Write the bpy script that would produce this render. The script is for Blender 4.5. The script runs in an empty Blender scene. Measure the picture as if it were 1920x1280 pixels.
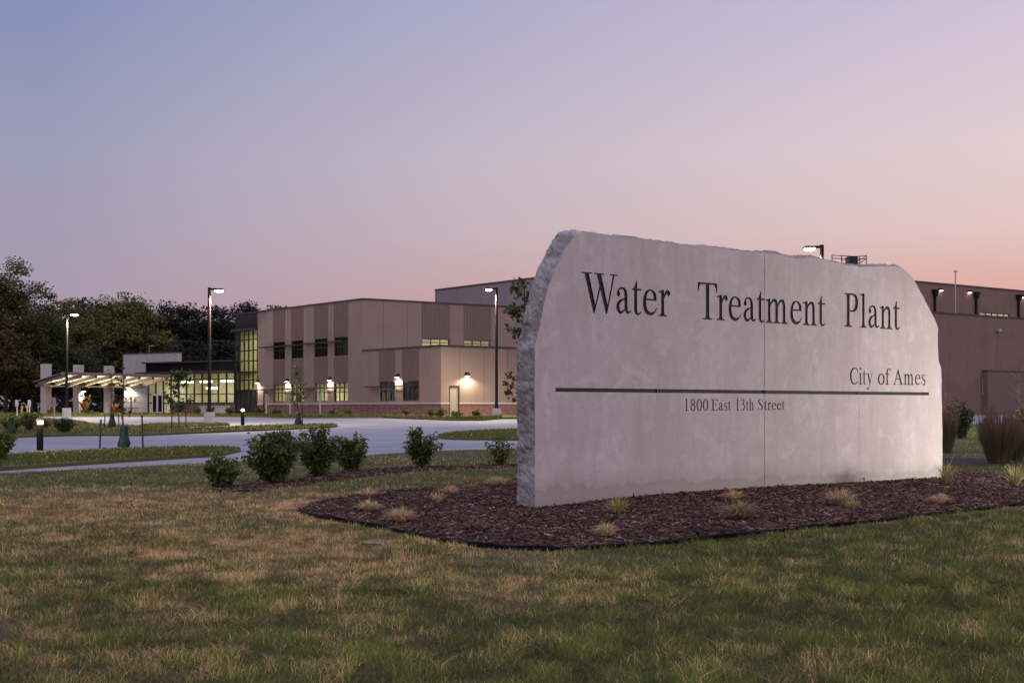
import bpy, bmesh, math, random
import numpy as np
from mathutils import Vector
from mathutils.geometry import delaunay_2d_cdt
C = bpy.context.scene.collection
SC = bpy.context.scene
R = math.radians
rng = np.random.default_rng(11)
random.seed(5)

# ------------------------------------------------------------------ camera
F, CX, HY, CAMZ = 2667.0, 960.0, 765.0, 1.3      # focal length and horizon in photo pixels
cam = bpy.data.cameras.new('camera'); co = bpy.data.objects.new('camera', cam); C.objects.link(co)
co.location = (0, 0, CAMZ); co.rotation_euler = (R(90), 0, 0)
cam.sensor_width = 36; cam.lens = 36*F/1920; cam.shift_y = (HY-640)/1920; cam.clip_end = 6000; cam.clip_start = .1
SC.camera = co

# ------------------------------------------------------------------ dusk sky
def lin(c):
    return tuple(((x/255)/12.92 if x/255 <= .04045 else ((x/255+.055)/1.055)**2.4) for x in c)+(1,)
w = bpy.data.worlds.new('World'); SC.world = w; w.use_nodes = True
nt = w.node_tree; N = nt.nodes; Lk = nt.links
for n in list(N): N.remove(n)
out = N.new('ShaderNodeOutputWorld'); bg = N.new('ShaderNodeBackground'); bg2 = N.new('ShaderNodeBackground')
add = N.new('ShaderNodeAddShader'); sky = N.new('ShaderNodeTexSky'); sky.sky_type = 'NISHITA'; sky.sun_disc = False
SUN_AZ = R(52); sky.sun_elevation = R(0.5); sky.sun_rotation = SUN_AZ
bg2.inputs['Strength'].default_value = 0.012
Lk.new(sky.outputs[0], bg2.inputs['Color'])
tc = N.new('ShaderNodeTexCoord'); sp = N.new('ShaderNodeSeparateXYZ'); Lk.new(tc.outputs['Generated'], sp.inputs[0])
hz = N.new('ShaderNodeVectorMath'); hz.operation = 'MULTIPLY'; hz.inputs[1].default_value = (1, 1, 0); Lk.new(tc.outputs['Generated'], hz.inputs[0])
hn = N.new('ShaderNodeVectorMath'); hn.operation = 'NORMALIZE'; Lk.new(hz.outputs[0], hn.inputs[0])
dt = N.new('ShaderNodeVectorMath'); dt.operation = 'DOT_PRODUCT'; dt.inputs[1].default_value = (math.sin(SUN_AZ), math.cos(SUN_AZ), 0); Lk.new(hn.outputs[0], dt.inputs[0])
mr = N.new('ShaderNodeMapRange'); mr.inputs['From Min'].default_value = .34; mr.inputs['From Max'].default_value = .89
Lk.new(dt.outputs['Value'], mr.inputs['Value'])
def ramp(stops):
    r = N.new('ShaderNodeValToRGB'); e = r.color_ramp.elements
    r.color_ramp.interpolation = 'EASE' if False else 'LINEAR'
    while len(e) > 1: e.remove(e[-1])
    e[0].position = stops[0][0]; e[0].color = lin(stops[0][1])
    for p, c in stops[1:]:
        x = e.new(p); x.color = lin(c)
    Lk.new(sp.outputs['Z'], r.inputs[0]); return r
rl = ramp([(0, (162,143,160)), (.075, (168,154,174)), (.165, (159,157,185)), (.275, (131,145,185)), (.5, (138,156,200)), (1, (150,168,214))])
rr = ramp([(0, (222,160,146)), (.075, (227,171,160)), (.12, (232,201,196)), (.175, (231,210,213)), (.27, (211,196,219)), (.5, (170,178,210)), (1, (150,168,214))])
mx = N.new('ShaderNodeMix'); mx.data_type = 'RGBA'
Lk.new(mr.outputs[0], mx.inputs[0]); Lk.new(rl.outputs[0], mx.inputs[6]); Lk.new(rr.outputs[0], mx.inputs[7])
# the vault overhead and the rosy eastern sky behind the camera are brighter than the strip in view
def mrange(src, a, b, hi):
    r = N.new('ShaderNodeMapRange'); r.interpolation_type = 'SMOOTHSTEP'
    for k, v in zip(('From Min', 'From Max', 'To Min', 'To Max'), (a, b, 0, hi)): r.inputs[k].default_value = v
    Lk.new(src, r.inputs['Value']); return r.outputs[0]
neg = N.new('ShaderNodeMath'); neg.operation = 'MULTIPLY'; neg.inputs[1].default_value = -1; Lk.new(sp.outputs['Y'], neg.inputs[0])
mxe = N.new('ShaderNodeMix'); mxe.data_type = 'RGBA'; mxe.inputs[7].default_value = (1.18, .98, 1.14, 1)
Lk.new(mrange(neg.outputs[0], -.1, .6, 1), mxe.inputs[0]); Lk.new(mx.outputs[2], mxe.inputs[6])
mxz = N.new('ShaderNodeMix'); mxz.data_type = 'RGBA'; mxz.inputs[7].default_value = (1.0, 1.0, 1.5, 1)
Lk.new(mrange(sp.outputs['Z'], .32, .75, 1), mxz.inputs[0]); Lk.new(mxe.outputs[2], mxz.inputs[6])
Lk.new(mxz.outputs[2], bg.inputs['Color']); bg.inputs['Strength'].default_value = 0.97
Lk.new(bg.outputs[0], add.inputs[0]); Lk.new(bg2.outputs[0], add.inputs[1]); Lk.new(add.outputs[0], out.inputs[0])

sl = bpy.data.lights.new('sun', 'SUN'); so = bpy.data.objects.new('sun', sl); C.objects.link(so)
sl.energy = 0.12; sl.angle = R(20); sl.color = (1, .62, .5)
so.rotation_euler = Vector((-math.sin(SUN_AZ), -math.cos(SUN_AZ), -.06)).to_track_quat('-Z', 'Y').to_euler()
SC.view_settings.view_transform = 'Standard'; SC.view_settings.look = 'None'; SC.view_settings.exposure = 0; SC.view_settings.gamma = 1
SC.render.engine = 'CYCLES'; SC.cycles.use_denoising = True; SC.cycles.max_bounces = 6; SC.cycles.transparent_max_bounces = 12
SC.cycles.sample_clamp_indirect = 4; SC.cycles.caustics_reflective = False; SC.cycles.caustics_refractive = False

# ------------------------------------------------------------------ materials
MT = {}
def mat(name, col, rough=.8, var=0., scale=3., bump=0., bscale=None, metal=0., detail=6, col2=None, spec=.3):
    m = bpy.data.materials.new(name); m.use_nodes = True; t = m.node_tree; b = t.nodes['Principled BSDF']
    b.inputs['Roughness'].default_value = rough; b.inputs['Metallic'].default_value = metal
    b.inputs['Specular IOR Level'].default_value = spec
    b.inputs['Base Color'].default_value = (*col, 1)
    if var or bump or col2:
        c = t.nodes.new('ShaderNodeTexCoord')
        if var or col2:
            n = t.nodes.new('ShaderNodeTexNoise'); n.inputs['Scale'].default_value = scale; n.inputs['Detail'].default_value = detail
            t.links.new(c.outputs['Object'], n.inputs['Vector'])
            r = t.nodes.new('ShaderNodeValToRGB'); r.color_ramp.elements[0].position = .32; r.color_ramp.elements[1].position = .68
            r.color_ramp.elements[0].color = (*[x*(1-var) for x in col], 1)
            r.color_ramp.elements[1].color = (*(col2 or [min(1, x*(1+var)) for x in col]), 1)
            t.links.new(n.outputs['Fac'], r.inputs[0]); t.links.new(r.outputs[0], b.inputs['Base Color'])
        if bump:
            n2 = t.nodes.new('ShaderNodeTexNoise'); n2.inputs['Scale'].default_value = bscale or scale*4; n2.inputs['Detail'].default_value = 8
            t.links.new(c.outputs['Object'], n2.inputs['Vector'])
            bp = t.nodes.new('ShaderNodeBump'); bp.inputs['Strength'].default_value = bump; bp.inputs['Distance'].default_value = .02
            t.links.new(n2.outputs['Fac'], bp.inputs['Height']); t.links.new(bp.outputs[0], b.inputs['Normal'])
    MT[name] = m; return m
def emit(name, col, s):
    m = bpy.data.materials.new(name); m.use_nodes = True; b = m.node_tree.nodes['Principled BSDF']
    b.inputs['Base Color'].default_value = (*col, 1); b.inputs['Emission Color'].default_value = (*col, 1); b.inputs['Emission Strength'].default_value = s
    MT[name] = m; return m
def attr_mat(name, rough=.75, trans=.25):
    m = bpy.data.materials.new(name); m.use_nodes = True; t = m.node_tree; b = t.nodes['Principled BSDF']
    b.inputs['Roughness'].default_value = rough; b.inputs['Specular IOR Level'].default_value = .2
    a = t.nodes.new('ShaderNodeAttribute'); a.attribute_name = 'col'
    t.links.new(a.outputs['Color'], b.inputs['Base Color'])
    if trans:
        tr = t.nodes.new('ShaderNodeBsdfTranslucent'); t.links.new(a.outputs['Color'], tr.inputs[0])
        ms = t.nodes.new('ShaderNodeMixShader'); ms.inputs[0].default_value = trans
        t.links.new(b.outputs[0], ms.inputs[1]); t.links.new(tr.outputs[0], ms.inputs[2]); t.links.new(ms.outputs[0], t.nodes['Material Output'].inputs[0])
    MT[name] = m; return m
def glass(name, tint, refl=.12):
    m = bpy.data.materials.new(name); m.use_nodes = True; t = m.node_tree
    for n in list(t.nodes):
        if n.type == 'BSDF_PRINCIPLED': t.nodes.remove(n)
    tr = t.nodes.new('ShaderNodeBsdfTransparent'); tr.inputs[0].default_value = (*tint, 1)
    gl = t.nodes.new('ShaderNodeBsdfGlossy'); gl.inputs['Roughness'].default_value = .22
    lw = t.nodes.new('ShaderNodeLayerWeight'); lw.inputs[0].default_value = .5
    pw = t.nodes.new('ShaderNodeMath'); pw.operation = 'POWER'; pw.inputs[1].default_value = 4; t.links.new(lw.outputs['Facing'], pw.inputs[0])
    fr = t.nodes.new('ShaderNodeMath'); fr.operation = 'MULTIPLY_ADD'; fr.inputs[1].default_value = .7; fr.inputs[2].default_value = .05; t.links.new(pw.outputs[0], fr.inputs[0])
    ms = t.nodes.new('ShaderNodeMixShader')
    t.links.new(fr.outputs[0], ms.inputs[0]); t.links.new(tr.outputs[0], ms.inputs[1]); t.links.new(gl.outputs[0], ms.inputs[2])
    t.links.new(ms.outputs[0], t.nodes['Material Output'].inputs[0]); MT[name] = m; return m

mat('tan_concrete', (.248,.180,.144), .85, .06, .6, .15, 30)
mat('mauve_concrete', (.18,.115,.098), .85, .07, .5, .15, 30)
mat('dark_mauve', (.15,.10,.088), .85, .06, .5)
mat('ribbed_tan', (.172,.118,.09), .8, .05, 1.2)
mat('upper_clad', (.20,.16,.155), .7, .04, .6)
mat('joint', (.10,.08,.075), .9)
mat('coping_metal', (.07,.05,.045), .5, metal=.3)
mat('dark_metal', (.012,.011,.012), .45)
mat('frame_metal', (.035,.033,.03), .45, metal=.3)
mat('black_panel', (.012,.012,.014), .3)
mat('bollard_black', (.007,.006,.006), .8, spec=.05)
mat('bronze', (.014,.011,.010), .7, spec=.12)
mat('pole_concrete', (.42,.40,.38), .9, .12, 3, .3, 20)
mat('pillar_concrete', (.40,.37,.33), .85, .08, 2, .2, 18)
mat('roof_membrane', (.3,.3,.3), .9)
mat('roof_metal', (.20,.16,.13), .55, .1, 2)
mat('translucent_panel', (.62,.58,.50), .6, .06, 2)
mat('interior_wall', (.62,.57,.44), .9, .05, .5)
mat('interior_green', (.42,.39,.21), .9, .1, .7)
mat('interior_floor', (.25,.22,.18), .6)
mat('interior_dark', (.05,.05,.05), .9)
mat('door_paint', (.30,.26,.20), .6)
mat('white_paint', (.7,.7,.66), .5)
mat('grey_post', (.35,.37,.38), .5, metal=.4)
mat('yellow_paint', (.6,.40,.04), .6)
mat('road_concrete', (.20,.20,.215), .7, .10, .22, .12, 25, spec=.3)
mat('soil', (.045,.030,.022), .95, .3, 5, .8, 30)
mat('mulch_base', (.009,.0045,.0035), .95, .35, 14, 1, 40)
mat('edging_plastic', (.006,.006,.007), .75, spec=.08)
mat('bark', (.05,.038,.03), .95, .3, 8, .6, 20)
mat('far_bark', (.035,.028,.022), .95, .3, 3)
mat('pale_bark', (.16,.12,.10), .9, .2, 8)
mat('bag_green', (.003,.028,.019), .45, .3, 6, .6, 12)
mat('wood_brown', (.16,.07,.025), .6)
mat('plate_blue', (.20,.21,.24), .5)
mat('flat_stone', (.19,.135,.08), .9, .2, 10, .6, 25)
mat('ground_grass', (.045,.05,.022), .95, .35, .6, .5, 12, col2=(.085,.075,.035))
mat('pipe_galv', (.34,.33,.36), .5, metal=.5)
mat('letter_black', (.010,.008,.010), .5, .5, 22, .8, 45, col2=(.030,.026,.029), spec=.15)
emit('lamp_glow', (1,.93,.80), 26); emit('bollard_glow', (1,.88,.66), 9); emit('tube_glow', (1,1,.80), 7); emit('pack_glow', (1,.85,.62), 14)
emit('dim_tube', (1,1,.72), 2.2); emit('green_led', (.1,1,.35), 3)
attr_mat('leaf', .7, .3); attr_mat('blade', .75, .25); attr_mat('lawn_soil', .95, 0); attr_mat('chip', .9, 0)
glass('clear_glass', (.91,.95,.88)); glass('dark_glass', (.22,.24,.24))

def brick_mat():
    m = bpy.data.materials.new('brick'); m.use_nodes = True; t = m.node_tree; b = t.nodes['Principled BSDF']
    c = t.nodes.new('ShaderNodeTexCoord'); mp = t.nodes.new('ShaderNodeMapping'); mp.inputs['Rotation'].default_value = (R(90), 0, 0)
    sx = t.nodes.new('ShaderNodeSeparateXYZ'); cb = t.nodes.new('ShaderNodeCombineXYZ'); ad = t.nodes.new('ShaderNodeMath'); ad.operation = 'ADD'
    t.links.new(c.outputs['Object'], sx.inputs[0]); t.links.new(sx.outputs[0], ad.inputs[0]); t.links.new(sx.outputs[1], ad.inputs[1])
    t.links.new(ad.outputs[0], cb.inputs[0]); t.links.new(sx.outputs[2], cb.inputs[1])
    k = t.nodes.new('ShaderNodeTexBrick'); k.inputs['Scale'].default_value = 1; k.inputs['Brick Width'].default_value = .4; k.inputs['Row Height'].default_value = .2
    k.inputs['Mortar Size'].default_value = .02; k.inputs['Color1'].default_value = (.20,.085,.065,1); k.inputs['Color2'].default_value = (.135,.052,.042,1); k.inputs['Mortar'].default_value = (.2,.14,.12,1)
    t.links.new(cb.outputs[0], k.inputs['Vector']); t.links.new(k.outputs[0], b.inputs['Base Color']); b.inputs['Roughness'].default_value = .9
    MT['brick'] = m
brick_mat()

def road_joints():
    m = MT['road_concrete']; t = m.node_tree; b = t.nodes['Principled BSDF']; L = t.links
    src = b.inputs['Base Color'].links[0].from_socket; c = t.nodes.new('ShaderNodeTexCoord'); mp = t.nodes.new('ShaderNodeMapping'); mp.inputs['Rotation'].default_value = (0, 0, R(38)); L.new(c.outputs['Object'], mp.inputs[0])
    k = t.nodes.new('ShaderNodeTexBrick'); k.offset = 0; k.inputs['Scale'].default_value = 1; k.inputs['Brick Width'].default_value = 4.6; k.inputs['Row Height'].default_value = 4.6; k.inputs['Mortar Size'].default_value = .03
    k.inputs['Color1'].default_value = (1,1,1,1); k.inputs['Color2'].default_value = (.93,.93,.94,1); k.inputs['Mortar'].default_value = (.55,.54,.52,1); L.new(mp.outputs[0], k.inputs['Vector'])
    # faint tyre sweeps
    mp2 = t.nodes.new('ShaderNodeMapping'); mp2.inputs['Scale'].default_value = (.05, .9, 1); mp2.inputs['Rotation'].default_value = (0, 0, R(8)); L.new(c.outputs['Object'], mp2.inputs[0])
    n = t.nodes.new('ShaderNodeTexNoise'); n.inputs['Scale'].default_value = 1.2; n.inputs['Detail'].default_value = 5; n.inputs['Distortion'].default_value = .8; L.new(mp2.outputs[0], n.inputs['Vector'])
    r = t.nodes.new('ShaderNodeValToRGB'); r.color_ramp.elements[0].position = .36; r.color_ramp.elements[0].color = (.80,.80,.81,1); r.color_ramp.elements[1].position = .56; L.new(n.outputs['Fac'], r.inputs[0])
    x = t.nodes.new('ShaderNodeMix'); x.data_type = 'RGBA'; x.blend_type = 'MULTIPLY'; x.inputs[0].default_value = 1; L.new(src, x.inputs[6]); L.new(k.outputs[0], x.inputs[7])
    y = t.nodes.new('ShaderNodeMix'); y.data_type = 'RGBA'; y.blend_type = 'MULTIPLY'; y.inputs[0].default_value = 1; L.new(x.outputs[2], y.inputs[6]); L.new(r.outputs[0], y.inputs[7])
    L.new(y.outputs[2], b.inputs['Base Color'])
road_joints()

def limestone(name, rough_cut=False):
    m = bpy.data.materials.new(name); m.use_nodes = True; t = m.node_tree; b = t.nodes['Principled BSDF']; L = t.links
    b.inputs['Roughness'].default_value = .85; b.inputs['Specular IOR Level'].default_value = .2
    c = t.nodes.new('ShaderNodeTexCoord')
    def noise(s, d=8, dist=0, vec=None):
        n = t.nodes.new('ShaderNodeTexNoise'); n.inputs['Scale'].default_value = s; n.inputs['Detail'].default_value = d; n.inputs['Distortion'].default_value = dist
        L.new(vec or c.outputs['Object'], n.inputs['Vector']); return n.outputs['Fac']
    def rp(fac, p0, c0, p1, c1):
        r = t.nodes.new('ShaderNodeValToRGB'); e = r.color_ramp.elements
        e[0].position = p0; e[0].color = (*c0, 1); e[1].position = p1; e[1].color = (*c1, 1); L.new(fac, r.inputs[0]); return r.outputs[0]
    def mixc(f, a, bb, mode='MIX'):
        x = t.nodes.new('ShaderNodeMix'); x.data_type = 'RGBA'; x.blend_type = mode
        if isinstance(f, float): x.inputs[0].default_value = f
        else: L.new(f, x.inputs[0])
        for i, q in ((6, a), (7, bb)):
            if isinstance(q, tuple): x.inputs[i].default_value = (*q, 1)
            else: L.new(q, x.inputs[i])
        return x.outputs[2]
    bp = t.nodes.new('ShaderNodeBump')
    if rough_cut:
        col = rp(noise(3.5, 10, .6), .3, (.105,.098,.090), .7, (.31,.292,.27))
        col = mixc(rp(noise(14, 8), .5, (0,0,0), .75, (.5,.5,.5)), col, (.34,.325,.30))
        bp.inputs['Strength'].default_value = .9; bp.inputs['Distance'].default_value = .05; L.new(noise(9, 12), bp.inputs['Height'])
    else:
        mpv = t.nodes.new('ShaderNodeMapping'); mpv.inputs['Scale'].default_value = (1.6, 1.6, .35); L.new(c.outputs['Object'], mpv.inputs[0])
        col = rp(noise(.9, 6, .5), .32, (.390,.325,.305), .68, (.505,.436,.412))
        col = mixc(rp(noise(2.2, 9, 1.2, mpv.outputs[0]), .45, (0,0,0), .75, (.55,.55,.55)), col, (.33,.285,.255))
        col = mixc(rp(noise(40, 4), .35, (.30,.30,.30), .6, (0,0,0)), col, (.28,.24,.22))
        col = mixc(rp(noise(7, 10, .8), .40, (.45,.45,.45), .62, (0,0,0)), col, (.36,.315,.285))
        vo_ = t.nodes.new('ShaderNodeTexVoronoi'); vo_.inputs['Scale'].default_value = 9; L.new(c.outputs['Object'], vo_.inputs['Vector'])
        col = mixc(rp(vo_.outputs['Distance'], .02, (.75,.75,.75), .055, (0,0,0)), col, (.17,.14,.125))
        mps = t.nodes.new('ShaderNodeMapping'); mps.inputs['Scale'].default_value = (5, 5, .22); L.new(c.outputs['Object'], mps.inputs[0])
        col = mixc(rp(noise(1.4, 6, .3, mps.outputs[0]), .55, (0,0,0), .78, (.22,.22,.22)), col, (.56,.515,.48))
        col = mixc(rp(noise(1.6, 9, 2.0), .56, (0,0,0), .7, (.35,.35,.35)), col, (.55,.50,.46))
        # splash stain: a wavy tide mark above the soil
        s = t.nodes.new('ShaderNodeSeparateXYZ'); L.new(c.outputs['Object'], s.inputs[0])
        mpw = t.nodes.new('ShaderNodeMapping'); mpw.inputs['Scale'].default_value = (1, 1, .5); L.new(c.outputs['Object'], mpw.inputs[0])
        n1 = noise(2.6, 12, 1.6, mpw.outputs[0])
        ma = t.nodes.new('ShaderNodeMath'); ma.operation = 'MULTIPLY_ADD'; ma.inputs[1].default_value = -.34; L.new(n1, ma.inputs[0]); L.new(s.outputs[2], ma.inputs[2])
        r = t.nodes.new('ShaderNodeValToRGB'); e = r.color_ramp.elements
        e[0].position = 0; e[0].color = (.55,.55,.55,1); e[1].position = .30; e[1].color = (0,0,0,1)
        x = e.new(.03); x.color = (.66,.66,.66,1); x = e.new(.09); x.color = (.30,.30,.30,1)
        L.new(ma.outputs[0], r.inputs[0])
        col = mixc(r.outputs[0], col, (.20,.185,.15))
        wv = t.nodes.new('ShaderNodeTexNoise'); wv.inputs['Scale'].default_value = 1
        bp.inputs['Strength'].default_value = .12; bp.inputs['Distance'].default_value = .01; L.new(noise(60, 6), bp.inputs['Height'])
    L.new(col, b.inputs['Base Color']); L.new(bp.outputs[0], b.inputs['Normal']); MT[name] = m
limestone('limestone'); limestone('limestone_rough', True)
mat('seam_mortar', (.60,.55,.51), .9, .15, 20)

# ------------------------------------------------------------------ helpers
def tag(o, label=None, cat=None, group=None, kind=None):
    if label: o['label'] = label
    if cat: o['category'] = cat
    if group: o['group'] = group
    if kind: o['kind'] = kind
    return o
def empty(name, loc, label=None, cat=None, group=None, rz=0):
    o = bpy.data.objects.new(name, None); C.objects.link(o); o.location = loc; o.rotation_euler.z = rz
    o.empty_display_size = .2
    return tag(o, label, cat, group)
class MB:
    def __init__(s): s.v = []; s.f = []; s.m = []; s.c = []
    def quad(s, pts, mi=0, col=None):
        i = len(s.v); s.v += [tuple(p) for p in pts]; s.f.append(tuple(range(i, i+len(pts)))); s.m.append(mi)
        if col is not None: s.c += [col]*len(pts)
    def box8(s, p, mi=0):
        i = len(s.v); s.v += [tuple(q) for q in p]
        for f in ((0,3,2,1),(4,5,6,7),(0,1,5,4),(1,2,6,5),(2,3,7,6),(3,0,4,7)):
            s.f.append(tuple(i+k for k in f)); s.m.append(mi)
    def box(s, x0, x1, y0, y1, z0, z1, mi=0):
        s.box8([(x0,y0,z0),(x1,y0,z0),(x1,y1,z0),(x0,y1,z0),(x0,y0,z1),(x1,y0,z1),(x1,y1,z1),(x0,y1,z1)], mi)
    def tube(s, path, rad, n=8, mi=0, cap=True):
        P = [Vector(p) for p in path]; rr_ = rad if isinstance(rad, (list, tuple)) else [rad]*len(P); rings = []
        for k, p in enumerate(P):
            d = (P[min(k+1, len(P)-1)]-P[max(k-1, 0)]).normalized()
            a = d.orthogonal() if abs(d.z) < .9 else Vector((1,0,0)); a = (a-d*a.dot(d)).normalized(); b = d.cross(a)
            i = len(s.v); rings.append(i)
            for j in range(n):
                t = 2*math.pi*j/n; s.v.append(tuple(p+(a*math.cos(t)+b*math.sin(t))*rr_[k]))
        for k in range(len(P)-1):
            for j in range(n):
                s.f.append((rings[k]+j, rings[k]+(j+1) % n, rings[k+1]+(j+1) % n, rings[k+1]+j)); s.m.append(mi)
        if cap:
            s.f.append(tuple(rings[0]+j for j in reversed(range(n)))); s.f.append(tuple(rings[-1]+j for j in range(n))); s.m += [mi, mi]
    def build(s, name, mats, parent=None, smooth=False):
        me = bpy.data.meshes.new(name); me.from_pydata(s.v, [], s.f); me.update()
        for m in (mats if isinstance(mats, (list, tuple)) else [mats]): me.materials.append(MT[m])
        me.polygons.foreach_set('material_index', s.m)
        if smooth: me.polygons.foreach_set('use_smooth', [True]*len(s.f))
        if s.c and len(s.c) == len(s.v):
            a = me.color_attributes.new('col', 'FLOAT_COLOR', 'POINT'); a.data.foreach_set('color', np.array([(*c[:3], 1) for c in s.c], np.float32).ravel())
        return link(name, me, parent)
def link(name, me, parent=None):
    o = bpy.data.objects.new(name, me); C.objects.link(o)
    if parent is not None:
        o.parent = parent
        o.matrix_parent_inverse = parent_matrix(parent).inverted()
    return o
def parent_matrix(p):
    from mathutils import Matrix
    M = Matrix.Translation(p.location) @ p.rotation_euler.to_matrix().to_4x4()
    if p.parent: M = parent_matrix(p.parent) @ p.matrix_parent_inverse @ M
    return M
def np_mesh(name, V, Fc, mats, col=None, parent=None, smooth=False):
    """V (n,3); Fc list of (k,m) int arrays of equal-size faces"""
    me = bpy.data.meshes.new(name); me.vertices.add(len(V)); me.vertices.foreach_set('co', np.asarray(V, np.float32).ravel())
    loops = np.concatenate([f.ravel() for f in Fc]); tot = np.concatenate([np.full(len(f), f.shape[1]) for f in Fc]); st = np.concatenate([[0], np.cumsum(tot)[:-1]])
    me.loops.add(len(loops)); me.loops.foreach_set('vertex_index', loops.astype(np.int32))
    me.polygons.add(len(tot)); me.polygons.foreach_set('loop_start', st.astype(np.int32)); me.polygons.foreach_set('loop_total', tot.astype(np.int32))
    me.update(calc_edges=True)
    if smooth: me.polygons.foreach_set('use_smooth', np.ones(len(tot), bool))
    me.materials.append(MT[mats])
    if col is not None:
        a = me.color_attributes.new('col', 'FLOAT_COLOR', 'POINT'); a.data.foreach_set('color', np.concatenate([col, np.ones((len(col), 1))], 1).astype(np.float32).ravel())
    return link(name, me, parent)
def lamp(kind, loc, energy, color=(1,.9,.75), parent=None, target=None, size=.1, spot=150, blend=.6, name='light'):
    l = bpy.data.lights.new(name, kind); l.energy = energy; l.color = color
    if kind == 'AREA': l.shape = 'RECTANGLE'; l.size = size[0]; l.size_y = size[1]
    else: l.shadow_soft_size = size
    if kind == 'SPOT': l.spot_size = R(spot); l.spot_blend = blend
    o = bpy.data.objects.new(name, l); C.objects.link(o); o.location = loc
    if target is not None: o.rotation_euler = (Vector(target)-Vector(loc)).to_track_quat('-Z', 'Y').to_euler()
    if parent is not None:
        o.parent = parent; o.matrix_parent_inverse = parent_matrix(parent).inverted()
    return o
# value noise
_tab = rng.random((256, 256)).astype(np.float32)
def vnoise(x, y):
    x = np.asarray(x, float); y = np.asarray(y, float)
    xi = np.floor(x).astype(int); yi = np.floor(y).astype(int); fx = x-xi; fy = y-yi; fx = fx*fx*(3-2*fx); fy = fy*fy*(3-2*fy)
    g = lambda a, b: _tab[a & 255, b & 255]
    return (g(xi, yi)*(1-fx)+g(xi+1, yi)*fx)*(1-fy)+(g(xi, yi+1)*(1-fx)+g(xi+1, yi+1)*fx)*fy
def fbm(x, y, o=4):
    s = 0; a = .5; t = 0
    for k in range(o): s = s+a*vnoise(x*2**k+17*k, y*2**k+31*k); t += a; a *= .55
    return s/t
# terrain: level to 45 m, then a gentle rise to the plant
def g(y): return 0.0105*np.clip(np.asarray(y, float)-45, 0, 77)
def gz(y): return float(g(y))
def gp(px, py):
    lo, hi = 1., 900.
    for _ in range(60):
        m = (lo+hi)/2
        if (CAMZ-gz(m))*F/m > py-HY: lo = m
        else: hi = m
    return ((px-CX)/F*lo, lo)
def pxat(px, d): return (px-CX)/F*d
def zat(py, d): return CAMZ+(HY-py)*d/F
def in_poly(x, y, poly):
    x = np.asarray(x); y = np.asarray(y); r = np.zeros(x.shape, bool); n = len(poly)
    for i in range(n):
        x0, y0 = poly[i]; x1, y1 = poly[(i+1) % n]
        if y0 == y1: continue
        c = ((y0 > y) != (y1 > y)) & (x < (x1-x0)*(y-y0)/(y1-y0)+x0); r ^= c
    return r
def smooth_poly(P, it=2):
    for _ in range(it):
        Q = []
        for i in range(len(P)):
            a, b = P[i], P[(i+1) % len(P)]
            Q += [(a[0]*.75+b[0]*.25, a[1]*.75+b[1]*.25), (a[0]*.25+b[0]*.75, a[1]*.25+b[1]*.75)]
        P = Q
    return P
def drape(name, poly, off, mats, res=2., skirt=.15, hfun=None, colfun=None, parent=None):
    P = list(poly); n = len(P)
    xs = [p[0] for p in P]; ys = [p[1] for p in P]
    gx, gy = np.meshgrid(np.arange(min(xs), max(xs), res), np.arange(min(ys), max(ys), res))
    gx = gx.ravel()+.013; gy = gy.ravel()+.017
    k = in_poly(gx, gy, P); pts = [Vector(p) for p in P]+[Vector((a, b)) for a, b in zip(gx[k], gy[k])]
    ed = [(i, (i+1) % n) for i in range(n)]
    vo, eo, fo, ov, oe, of = delaunay_2d_cdt(pts, ed, [tuple(range(n))], 1, 1e-4)
    X = np.array([v.x for v in vo]); Y = np.array([v.y for v in vo]); Z = g(Y)+off
    if hfun is not None: Z = Z+hfun(X, Y)
    V = [(a, b, c) for a, b, c in zip(X, Y, Z)]; Fs = [tuple(f) for f in fo]
    cnt = {}
    for f in Fs:
        for i in range(len(f)):
            a, b = f[i], f[(i+1) % len(f)]; cnt[(a, b)] = 1
    base = len(V); low = {}
    for (a, b) in list(cnt):
        if (b, a) not in cnt:
            for q in (a, b):
                if q not in low: low[q] = len(V); V.append((V[q][0], V[q][1], V[q][2]-skirt))
            Fs.append((b, a, low[a], low[b]))
    me = bpy.data.meshes.new(name); me.from_pydata(V, [], Fs); me.update(); me.materials.append(MT[mats])
    if colfun is not None:
        A = np.array(V); col = colfun(A[:, 0], A[:, 1])
        a = me.color_attributes.new('col', 'FLOAT_COLOR', 'POINT'); a.data.foreach_set('color', np.concatenate([col, np.ones((len(col), 1))], 1).astype(np.float32).ravel())
    return link(name, me, parent)

# ------------------------------------------------------------------ ground plan
mb = MB(); S_ = 3000
ysl = [-200, 45, 122, 3000]
for a, b in zip(ysl[:-1], ysl[1:]):
    mb.quad([(-S_, a, gz(a)-.20), (S_, a, gz(a)-.20), (S_, b, gz(b)-.20), (-S_, b, gz(b)-.20)])
tag(mb.build('ground', 'ground_grass'), 'flat grassy ground beyond the lot', 'ground', kind='structure')

road_edge_px = [(-120,896),(0,887),(150,880),(300,872),(447,865),(570,859),(690,853),(769,847),(969,840),(1250,832),(1500,818),(1700,798),(2060,788)]
road_edge = [gp(*p) for p in road_edge_px]
lawn_poly = [(-60,-12),(90,-12),(90, road_edge[-1][1])]+list(reversed(road_edge))+[(-60, road_edge[0][1])]
road_poly = [(-75, 26), (40, 26), (75, 60), (75, 120), (-75, 136)]
tag(drape('road', [(-130,24),(100,24),(100,126),(-60,140),(-130,140)], -.14, 'road_concrete', 6, .04), 'pale concrete drive and car park', 'road', kind='structure')

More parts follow.
